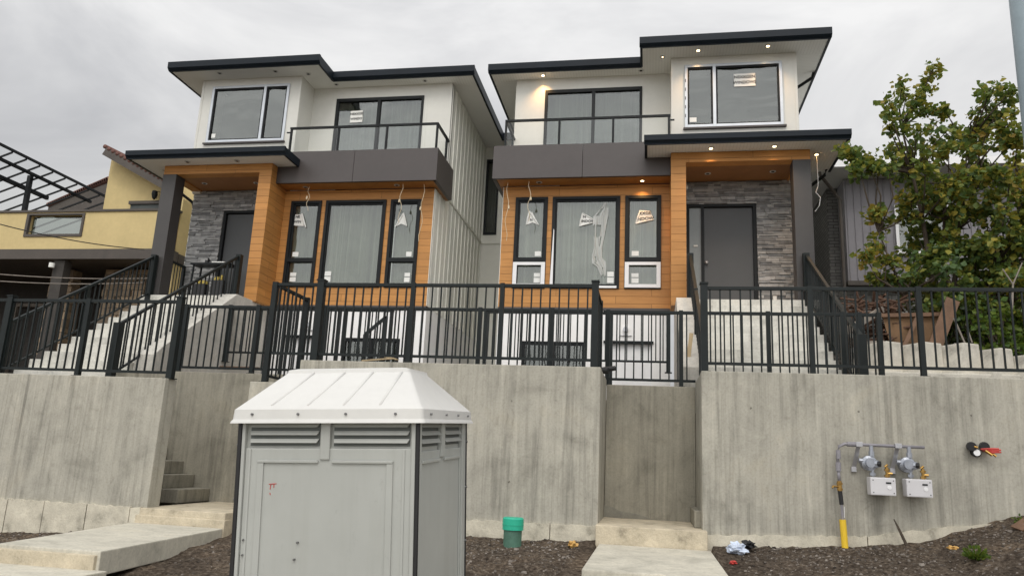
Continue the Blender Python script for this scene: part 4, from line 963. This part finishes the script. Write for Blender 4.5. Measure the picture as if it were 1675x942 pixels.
def weed(c, r, n, label, seed, mat='leaf_bright', w=.03):
    random.seed(seed); m = MB(); c = Vector(c)
    for _ in range(n):
        d = Vector((random.gauss(0, 1), random.gauss(0, 1), abs(random.gauss(0, .9)))).normalized(); leafq(m, c+d*r*random.random()*.8, d, w, w*1.7)
    root = thing('weed', label, 'weed', c); m.build('leaves', mat, root, root, recalc=False)
    m = MB()
    for k in range(5): a = k*1.3; m.tube([c, c+Vector((math.cos(a)*r*.6, math.sin(a)*r*.6, r*.6))], .003, 4)
    m.build('stems', 'leaf_dark', root, root)
weed((3.18, 8.65, gz(3.18, 8.65)), .13, 160, 'small green weed growing in the soil below the meters', 3)
weed((3.9, 9.35, gz(3.9, 9.35)), .09, 50, 'tiny low weed on the soil bank near the right wall corner', 4, w=.022)
# props seen behind the fences
m = MB(); m.bar(at(1131, 545, 11.6), at(1121, 625, 11.5), .06, .025, (0, 1, 0)); tag(m.build('wood_prop', 'lumber'), 'upright pale timber prop left of the tall right wall', 'timber')
m = MB(); a, c = at(983, 601, 10.3), at(1006, 602, 10.4); m.tube([a-Vector((0, 0, .03)), c], [.035, .035], 10); m.tube([a+Vector((-.06, .05, -.05)), a+Vector((.1, 0, -.04))], .04, 10); tag(m.build('pipe_roll', 'rubber'), 'black pipe pieces lying behind the low fence between the walls', 'pipe')
for i, (a, c, l) in enumerate(((at(592, 590, 10.1), at(645, 586, 10.2), 'long thin pale board lying on the middle wall'), (at(630, 583, 10.4), at(650, 588, 10.3), 'short pale board end lying on the middle wall'))):
    tag(MB().bar(a, c, .05, .02).build('board', 'lumber'), l, 'board')
tag(MB().bar(at(362, 601, 11.3), at(425, 603, 11.3), .12, .04).build('board', 'plank'), 'dark flat board lying behind the fence left of the toilet roof', 'board')

# ------------------------------------------------------------------ block row and timber pile at right
bl = [(3.34, 12.2, 1.98, .50), (3.86, 12.15, 1.97, .52), (4.35, 12.1, 1.96, .50), (4.76, 12.0, 1.88, .44), (5.14, 11.9, 1.79, .42)]
LBL = ['first pale concrete block of the sloping row, nearest the stairs', 'second pale block from the stairs, beneath the wooden panel', 'middle pale block of the sloping row by the leaning plank', 'fourth pale block from the stairs, second lowest', 'last and lowest pale block of the row at the shrub']
for (x, y, z, w), lb in zip(bl, LBL):
    m = MB(); m.hexa([(-w/2-.05, -.3, 0), (w/2-.03, -.3, 0), (w/2-.03, .3, 0), (-w/2-.05, .3, 0), (-w/2+.16, -.3, .62), (w/2-.05, -.3, .62), (w/2-.05, .3, .62), (-w/2+.16, .3, .62)])
    bmesh.ops.bevel(m.bm, geom=list(m.bm.edges), offset=.022, segments=2, affect='EDGES', profile=.6)
    bmesh.ops.rotate(m.bm, cent=(0, 0, 0), matrix=Matrix.Rotation(math.radians(28), 3, 'Z'), verts=m.bm.verts)
    o = m.build('concrete_block', 'block', loc=(0, 0, 0)); o.location = (x, y, z-.62); tag(o, lb, 'block', 'pale concrete blocks stepping down beside the shrub')
m = MB(); m.box(2.95, 5.38, 11.7, 12.7, 1.0, 1.50); tag(m.build('block_base', 'block', bevel=.02), 'long pale concrete course under the sloping block row', 'block course')
pan = at(1490, 540, 12.9)
m = MB(); m.hexa([at(1462, 585, 12.9), at(1535, 575, 12.9), at(1538, 580, 13.3), at(1466, 585, 13.3), at(1443, 516, 12.9), at(1538, 514, 12.9), at(1540, 514, 13.2), at(1446, 516, 13.2)]); tag(m.build('plywood_box', 'ply'), 'upright orange brown wooden box behind the pale blocks', 'box')
m = MB(); m.bar(at(1441, 516, 12.85), at(1540, 514, 12.85), .05, .06); tag(m.build('timber_batten', 'plank'), 'horizontal brown batten along the top of the wooden panel', 'timber')
m = MB(); m.bar(at(1559, 490, 12.6), at(1525, 578, 12.5), .2, .03, (0, 1, 0)); tag(m.build('plank', 'plank'), 'wide brown plank leaning right of the wooden panel', 'plank')
m = MB(); m.bar(at(1448, 503, 13.0), at(1378, 545, 12.4), .05, .10); tag(m.build('plank', 'greyplank'), 'long grey plank sloping down towards the stairs', 'plank')
m = MB(); m.bar(at(1470, 585, 12.6), at(1500, 520, 12.8), .06, .03, (0, 1, 0)); tag(m.build('plank', 'plank'), 'thin dark plank standing across the wooden panel', 'plank')
m = MB(); m.bar(at(1400, 562, 12.5), at(1445, 560, 12.5), .1, .05); tag(m.build('plank', 'greyplank'), 'short grey plank lying flat left of the first block', 'plank')
rr = random.Random(4)
root = thing('brush_pile', 'heap of reddish brown sticks and rubble behind the planks', 'brush pile', at(1440, 540, 13.2))
m = MB()
for _ in range(170):
    c = at(rr.uniform(1385, 1475), rr.uniform(488, 570), rr.uniform(12.9, 13.6)); d = Vector((rr.gauss(0, 1), rr.gauss(0, .6), rr.gauss(0, .4))).normalized()*rr.uniform(.08, .3)
    m.tube([c-d, c+d], [rr.uniform(.008, .03), rr.uniform(.005, .02)], 5)
m.build('sticks', 'rust', root, root)
tag(root, cat='brush pile')

# ------------------------------------------------------------------ right neighbour
root = thing('neighbour_house', 'grey neighbouring house with vertical siding and boarded soffit behind the tree', 'house', (5, 17, 1.0))
b = lambda m, n, mat, par=None, **k: m.build(n, mat, par or root, root, **k)
b(MB().box(3.95, 9.5, 17.6, 26, .8, 6.45), 'brick_wall', 'brickgrey')
b(MB().box(4.12, 9.5, 17.3, 17.598, 2.0, 4.0), 'stone_wall', 'brickpale')
m = MB(); m.box(4.18, 9.5, 17.0, 17.595, 4.12, 6.44); bx = b(m, 'siding_wall', 'greysiding')
m = MB()
for x in frange(4.22, 9.4, .155): m.box(x, x+.018, 16.978, 17.0, 4.14, 6.43)
b(m, 'batten_strips', 'greysiding', bx); b(MB().box(4.16, 9.5, 16.96, 17.6, 4.02, 4.117), 'sill_board', 'browntrim', bx)
w = b(MB().box(5.22, 6.31, 16.97, 16.974, 4.74, 5.76), 'window', 'dark_in'); fm = MB(); cells(fm, 5.18, 6.35, 4.70, 5.80, [(5.24, 6.29, 4.76, 5.74)], 16.92, 16.968); b(fm, 'frame', 'film', w); b(MB().box(5.24, 6.29, 16.95, 16.955, 4.76, 5.74), 'pane', 'glass', w)
m = MB(); m.hexa([(3.42, 16.3, 6.46), (9.8, 16.3, 6.46), (9.8, 26, 6.46), (3.42, 26, 6.46), (3.42, 16.3, 6.62), (9.8, 16.3, 6.62), (9.8, 26, 6.62), (3.42, 26, 6.62)]); r = b(m, 'roof', 'greysoffit')
b(MB().box(3.36, 9.85, 16.22, 16.298, 6.44, 6.60), 'gutter', 'film', r); b(MB().box(3.34, 3.418, 16.3, 26, 6.44, 6.60), 'side_gutter', 'film', r)
m = MB(); m.hexa([(3.42, 16.3, 6.622), (9.8, 16.3, 6.622), (9.8, 26, 6.622), (3.42, 26, 6.622), (5.4, 18.5, 7.3), (7.5, 18.5, 7.3), (7.5, 24, 7.3), (5.4, 24, 7.3)]); b(m, 'roof_slope', 'greysoffit', r)
b(MB().tube([(3.55, 16.45, 6.45), (3.6, 16.5, 6.35), (3.98, 16.93, 6.1), (4.08, 16.94, 5.95), (4.08, 16.94, 1.2)], .035, 8), 'downpipe', 'browntrim')

# ------------------------------------------------------------------ left neighbour
root = thing('neighbour_house', 'yellow stucco neighbouring house with roof terrace and red tiles', 'house', (-15, 17, 1.0))
b = lambda m, n, mat, par=None, **k: m.build(n, mat, par or root, root, **k)
m = MB(); cells(m, -26, -12.2, 4.87, 5.93, [(-16.55, -14.88, 5.30, 5.87)], 17.0, 17.2); b(m, 'parapet_wall', 'stucco')
b(MB().box(-26, -12.15, 16.96, 17.24, 5.932, 5.99), 'coping', 'browntrim')
w = b(MB().box(-16.5, -14.92, 17.10, 17.11, 5.33, 5.84), 'parapet_window', 'glass_up'); m = MB(); cells(m, -16.60, -14.83, 5.25, 5.90, [(-16.52, -14.90, 5.32, 5.85)], 16.97, 17.05); b(m, 'frame', 'browntrim', w)
b(MB().box(-26, -12.1, 16.85, 17.25, 4.60, 4.868), 'beam', 'browntrim'); b(MB().box(-26, -12.2, 17.26, 24, 4.7, 4.85), 'terrace_floor', 'browntrim')
b(MB().box(-12.4, -12.2, 17.26, 26, .8, 6.35), 'side_wall', 'stucco')
for (y0, z0, z1) in ((18.2, 6.0, 6.45), (18.9, 5.1, 5.5)): b(MB().box(-12.195, -12.17, y0, y0+1.5, z0, z1), 'side_window', 'black')
b(MB().box(-12.19, -12.12, 17.3, 25, 4.62, 4.85), 'side_beam', 'browntrim')
b(MB().box(-26, -12.41, 20.0, 20.2, .8, 4.69), 'back_wall', 'cellar')
for x in (-14.45, -17.6, -20.5): b(MB().box(x*1.06-.16, x*1.06+.16, 16.95, 17.2, .8, 4.59), 'column', 'cellar')
# rubble pillars in the carport
rr = random.Random(9)
for xa, xb in ((-16.6, -15.9), (-14.9, -13.6)):
    m = MB(); z = 1.0
    while z < 4.55:
        h = rr.uniform(.12, .26); x = xa
        while x < xb:
            w_ = rr.uniform(.14, .34); m.box(x+.006, min(x+w_, xb)-.006, 18.2-rr.uniform(0, .06), 18.5, z+.006, z+h-.006); x += w_
        z += h
    b(m, 'rubble_pillar', 'rubble', bevel=.012)
m = MB(); cells(m, -19.2, -17.0, 1.0, 4.0, [(-19.1, -18.15, 1.1, 3.9), (-18.05, -17.1, 1.1, 3.9)], 19.8, 19.95); b(m, 'garage_window', 'greyplank')
m = MB(); m.tube([(-15.42, 16.83, 4.36), (-15.42, 16.83, 4.48)], .07, 12); b(m, 'lamp', 'paper')
# upper volume with sloping tiled roof
p0, p1, q0, q1 = at(184, 252, 20), at(268, 292, 20), at(178, 345, 20), at(300, 345, 20)
m = MB(); m.prism([(p0.x, q0.z-.4), (q1.x+.3, q1.z-.4), (q1.x+.3, p1.z-.3), (p1.x, p1.z+.1), (p0.x, p0.z)], 20.0, 20.25, 'y'); up_ = b(m, 'upper_wall', 'stucco')
r0_, r1_ = at(176, 250, 19.6), at(285, 312, 19.6)
b(MB().bar(r0_, r1_+Vector((.6, 0, -.35)), 1.0, .22).build('rake_board', 'browntrim', up_, root) if False else MB().bar(r0_, r1_, .3, .26), 'rake_board', 'browntrim', up_)
dr = (r1_-r0_); nr = Vector((-dr.z, 0, dr.x)).normalized()
m = MB()
for k in range(16):
    a = r0_+dr*(k/16)+Vector((0, 0, .09)); m.tube([a+Vector((0, -.16, .05)), a+Vector((0, .9, .12))], .07, 8)
b(m, 'roof_tiles', 'tile', up_, smooth=True)
w = b(MB().box(at(213, 333, 19.9).x, at(275, 333, 19.9).x, 19.93, 19.99, q0.z-.3, at(213, 335, 19.95).z), 'upper_window', 'dark_in')
b(MB().box(at(211, 331, 19.9).x, at(277, 331, 19.9).x, 19.88, 19.99, at(213, 335, 19.95).z, at(213, 330, 19.95).z), 'frame', 'browntrim', w)
lp = at(253, 318, 19.8); m = MB(); m.tube([lp+Vector((0, 0, .13)), lp+Vector((0, 0, .10)), lp+Vector((0, 0, 0)), lp-Vector((0, 0, .12)), lp-Vector((0, 0, .17))], [.01, .08, .09, .06, .02], 8); m.bar(lp+Vector((0, 0, .1)), lp+Vector((0, .2, .16)), .02, .02); b(m, 'wall_lantern', 'black')
# low tiled roof behind the canopy
t0, t1, t2 = at(85, 345, 24), at(182, 303, 24), at(182, 340, 24)
m = MB(); m.prism([(t0.x, t0.z-.2), (t2.x+.4, t2.z-.4), (t1.x+.4, t1.z+.15), (t1.x, t1.z), (t0.x, t0.z+.15)], 23.8, 24.3, 'y'); b(m, 'low_gable', 'browntrim')
m = MB(); dd = t1-t0
for k in range(30): a = t0+Vector((0, 0, .17))+dd*(k/29); m.tube([a+Vector((0, -.25, 0)), a+Vector((0, .6, .0))], .085, 8)
b(m, 'roof_tiles', 'tile', smooth=True)
# metal canopy frame on the terrace
root = thing('canopy_frame', 'dark metal canopy frame with glass rafters on the yellow house terrace', 'canopy', (-18.5, 18, 5.0))
b = lambda m, n, mat, par=None, **k: m.build(n, mat, par or root, root, **k)
for x, z, y1, w in ((-18.3, 8.12, 21.9, .06), (-18.82, 7.93, 21.7, .075), (-19.50, 7.68, 20.6, .10), (-21.5, 7.0, 20.6, .13)):
    b(MB().bar((x, 16.6, z), (x, y1, z), w, w*1.2), 'beam', 'black')
for k in range(12): y = 16.75+.52*k; b(MB().bar((-18.3, y, 8.06), (-21.5, y, 6.95), .035, .05), 'rafter', 'black')
b(MB().bar(at(50, 288, 19.3), at(39, 350, 19.3), .12, .12, (0, 1, 0)), 'post', 'black')
b(MB().bar((-21.5, 16.7, 5.0), (-21.5, 16.7, 7.0), .12, .12), 'post', 'black')
b(MB().poly([(-18.3, 16.7, 8.13), (-21.5, 16.7, 7.02), (-21.5, 21.7, 7.02), (-18.3, 21.7, 8.13)]) and None, 'x', 'black') if False else None
m = MB(); m.hexa([(-21.5, 16.7, 7.05), (-18.3, 16.7, 8.16), (-18.3, 21.7, 8.16), (-21.5, 21.7, 7.05), (-21.5, 16.7, 7.06), (-18.3, 16.7, 8.17), (-18.3, 21.7, 8.17), (-21.5, 21.7, 7.06)]); b(m, 'glass_roof', 'rail_glass')
# hanging cables
for i, (pa, pb, Ya, Yb_, sag, l) in enumerate((((-60, 350), (236, 408), 13.0, 16.7, .12, 'upper black cable sagging across the yellow stucco wall'), ((-60, 443), (250, 455), 15.0, 16.0, .08, 'pale lower cable crossing the dark carport'), ((-60, 455), (236, 462), 15.0, 16.0, .08, 'lowest thin cable in front of the carport'))):
    a, c = at(*pa, Ya), at(*pb, Yb_); pts = [a.lerp(c, k/16)-Vector((0, 0, sag*4*(k/16)*(1-k/16))) for k in range(17)]
    tag(MB().tube(pts, .012, 6).build('cable', 'cable' if i == 0 else 'greyplank'), l, 'cable')
# steel street pole
root = thing('street_pole', 'tall blue grey steel pole at the right edge of the view', 'pole', (3.40, 7.0, gz(3.4, 7)))
m = MB(); m.tube([(3.375, 7, gz(3.4, 7)-.1), (3.385, 7, 3), (3.39, 7, 6.5)], [.13, .125, .115], 24); m.build('shaft', 'pole', root, root, smooth=True)
m = MB(); m.tube([(3.375, 7, gz(3.4, 7)-.05), (3.375, 7, gz(3.4, 7)+.05)], .2, 16); m.build('base_collar', 'pole', root, root)

# ------------------------------------------------------------------ trees and shrubs
def tree(label, base, clumps, leaf, stems, lw=.085, dens=1.0, seed=1, name='broadleaf_tree', cat='tree', flat=.75):
    random.seed(seed); root = thing(name, label, cat, base); base = Vector(base)
    tm = MB(); lm = MB()
    tops = []
    for (dx, dy, h, r) in stems:
        a = base+Vector((random.uniform(-.12, .12), random.uniform(-.1, .1), -.1)); pts = [a]
        for k in range(1, 7): pts.append(a+Vector((dx*(k/6)**1.3, dy*(k/6), h*k/6))+Vector((random.gauss(0, .03), random.gauss(0, .03), 0)))
        tm.tube(pts, [r*(1-.13*k) for k in range(7)], 8); tops.append(pts)
    tm.build('trunk', 'bark', root, root, smooth=True)
    bm_ = MB()
    for (c, r) in clumps:
        best = min(((p-c).length+max(0, p.z-c.z+.2)*3, p) for pts in tops for p in pts[1:])[1] if True else None
        mid = best.lerp(c, .55)+Vector((random.gauss(0, .08), random.gauss(0, .08), -.08))
        bm_.tube([best, mid, c], [.022, .014, .006], 5)
        nt_ = max(3, int(r*14))
        for _ in range(nt_):
            d = Vector((random.gauss(0, 1), random.gauss(0, 1), random.gauss(.1, flat))).normalized(); e = c+d*r*random.uniform(.5, 1.0); s = c.lerp(mid, random.random()*.4)
            bm_.tube([s, s.lerp(e, .5)+Vector((0, 0, .03)), e], [.006, .004, .002], 3, cap=False)
            nl = int(random.uniform(9, 17)*dens*(.5 if c.z > 5.6 and name == 'broadleaf_tree' else 1))
            for _ in range(nl):
                t = random.uniform(.25, 1.08); p = s.lerp(e, t)+Vector((random.gauss(0, .06), random.gauss(0, .06), random.gauss(0, .045)))
                ld = Vector((random.gauss(0, .8), random.gauss(0, .8), random.gauss(-.35, .35)))+d*.5
                w = lw*random.uniform(.55, 1.3); leafq(lm, p, ld, w, w*1.15)
    br = bm_.build('branches', 'bark', root, root)
    lm.build('crown', leaf, root, root, recalc=False)
    return root
rnd = random.Random(21)
cl = []
def C(px, py, r, Y=13.2, dy=.5): cl.append((at(px, py, Y+rnd.uniform(-dy, dy)), r))
for px, py, r in ((1528, 106, .13), (1524, 122, .16), (1514, 137, .18), (1506, 155, .22), (1475, 140, .13), (1483, 155, .2), (1499, 172, .25), (1520, 178, .22), (1487, 187, .28), (1452, 168, .13), (1455, 186, .17), (1450, 203, .15), (1470, 205, .25), (1500, 210, .3), (1530, 205, .25), (1548, 185, .14), (1552, 212, .2),
                  (1620, 143, .12), (1612, 155, .17), (1622, 165, .2), (1605, 178, .22), (1630, 182, .24), (1655, 148, .10), (1646, 162, .13), (1640, 178, .17), (1660, 192, .12), (1590, 198, .25), (1617, 205, .3), (1648, 212, .22), (1578, 218, .25), (1665, 222, .2),
                  (1378, 245, .08), (1390, 252, .11), (1408, 256, .12), (1420, 268, .17), (1438, 274, .2), (1405, 275, .1), (1452, 268, .22)):
    C(px, py, r, dy=.35)
for py in range(232, 560, 26):
    x0 = lerp([(230, 1475), (260, 1470), (290, 1462), (310, 1482), (340, 1492), (380, 1496), (430, 1500), (470, 1505), (560, 1540)], py)
    for px in range(int(x0), 1800, 30):
        if rnd.random() < (.20 if (px < 1480 or py < 270) else .0): continue
        C(px+rnd.uniform(-12, 12), py+rnd.uniform(-11, 11), rnd.uniform(.20, .40), 13.4, .8)
for px, py, r in ((1425, 345, .15), (1440, 360, .2), (1432, 400, .18), (1415, 418, .12), (1450, 430, .22), (1440, 450, .15), (1470, 455, .2)): C(px, py, r, dy=.3)
tree('large green tree with yellowing leaves and two pointed tops beside the right house', (4.75, 13.5, 1.0), cl, 'leaf', [(-.4, 0, 5.2, .07), (.7, .2, 5.0, .07), (-.9, -.1, 3.2, .05), (1.6, .2, 4.0, .06), (.2, .3, 4.2, .06)], lw=.092, dens=2.5, seed=5)
random.seed(31); cl2 = [(Vector((random.uniform(4.6, 9), random.uniform(14.3, 16), random.uniform(1.3, 3.9))), random.uniform(.35, .55)) for _ in range(110)]
tree('dark dense hedge shrub filling the back of the garden at right', (6.4, 15, 1.0), cl2, 'leaf_dark', [(-1, 0, 2, .05), (1, .2, 2.2, .05), (0, 0, 2.4, .05)], .10, .95, 8, 'garden_shrub', 'shrub')
cl3 = [(at(random.uniform(1585, 1760), random.uniform(505, 612), random.uniform(12.3, 12.9)), random.uniform(.16, .28)) for _ in range(55)]
tree('low bright green shrub spilling beside the last pale block', (5.6, 12.6, 1.0), cl3, 'leaf_bright', [(-.4, 0, .8, .02), (.4, 0, .9, .02)], .075, 1.0, 9, 'garden_shrub', 'shrub')
cl4 = [(at(random.uniform(1545, 1620), random.uniform(500, 560), random.uniform(12.9, 13.3)), random.uniform(.14, .22)) for _ in range(18)]
tree('leggy green shrub behind the leaning brown plank', (5.0, 13.1, 1.0), cl4, 'leaf_dark', [(0, 0, 1.2, .02)], .07, .9, 10, 'garden_shrub', 'shrub')
m = MB()
for a, c, r in (((1655, 505), (1657, 465), .018), ((1657, 465), (1640, 440), .012), ((1657, 465), (1672, 430), .012), ((1560, 520), (1600, 610), .014), ((1590, 560), (1580, 530), .01)): m.tube([at(*a, 12.2), at(*c, 12.2)], [r, r*.7], 6)
tag(m.build('bare_twigs', 'greyplank'), 'pale bare twigs in front of the green shrubs', 'twigs')
# street trees and houses across the road behind the photographer (seen only as soft reflections)
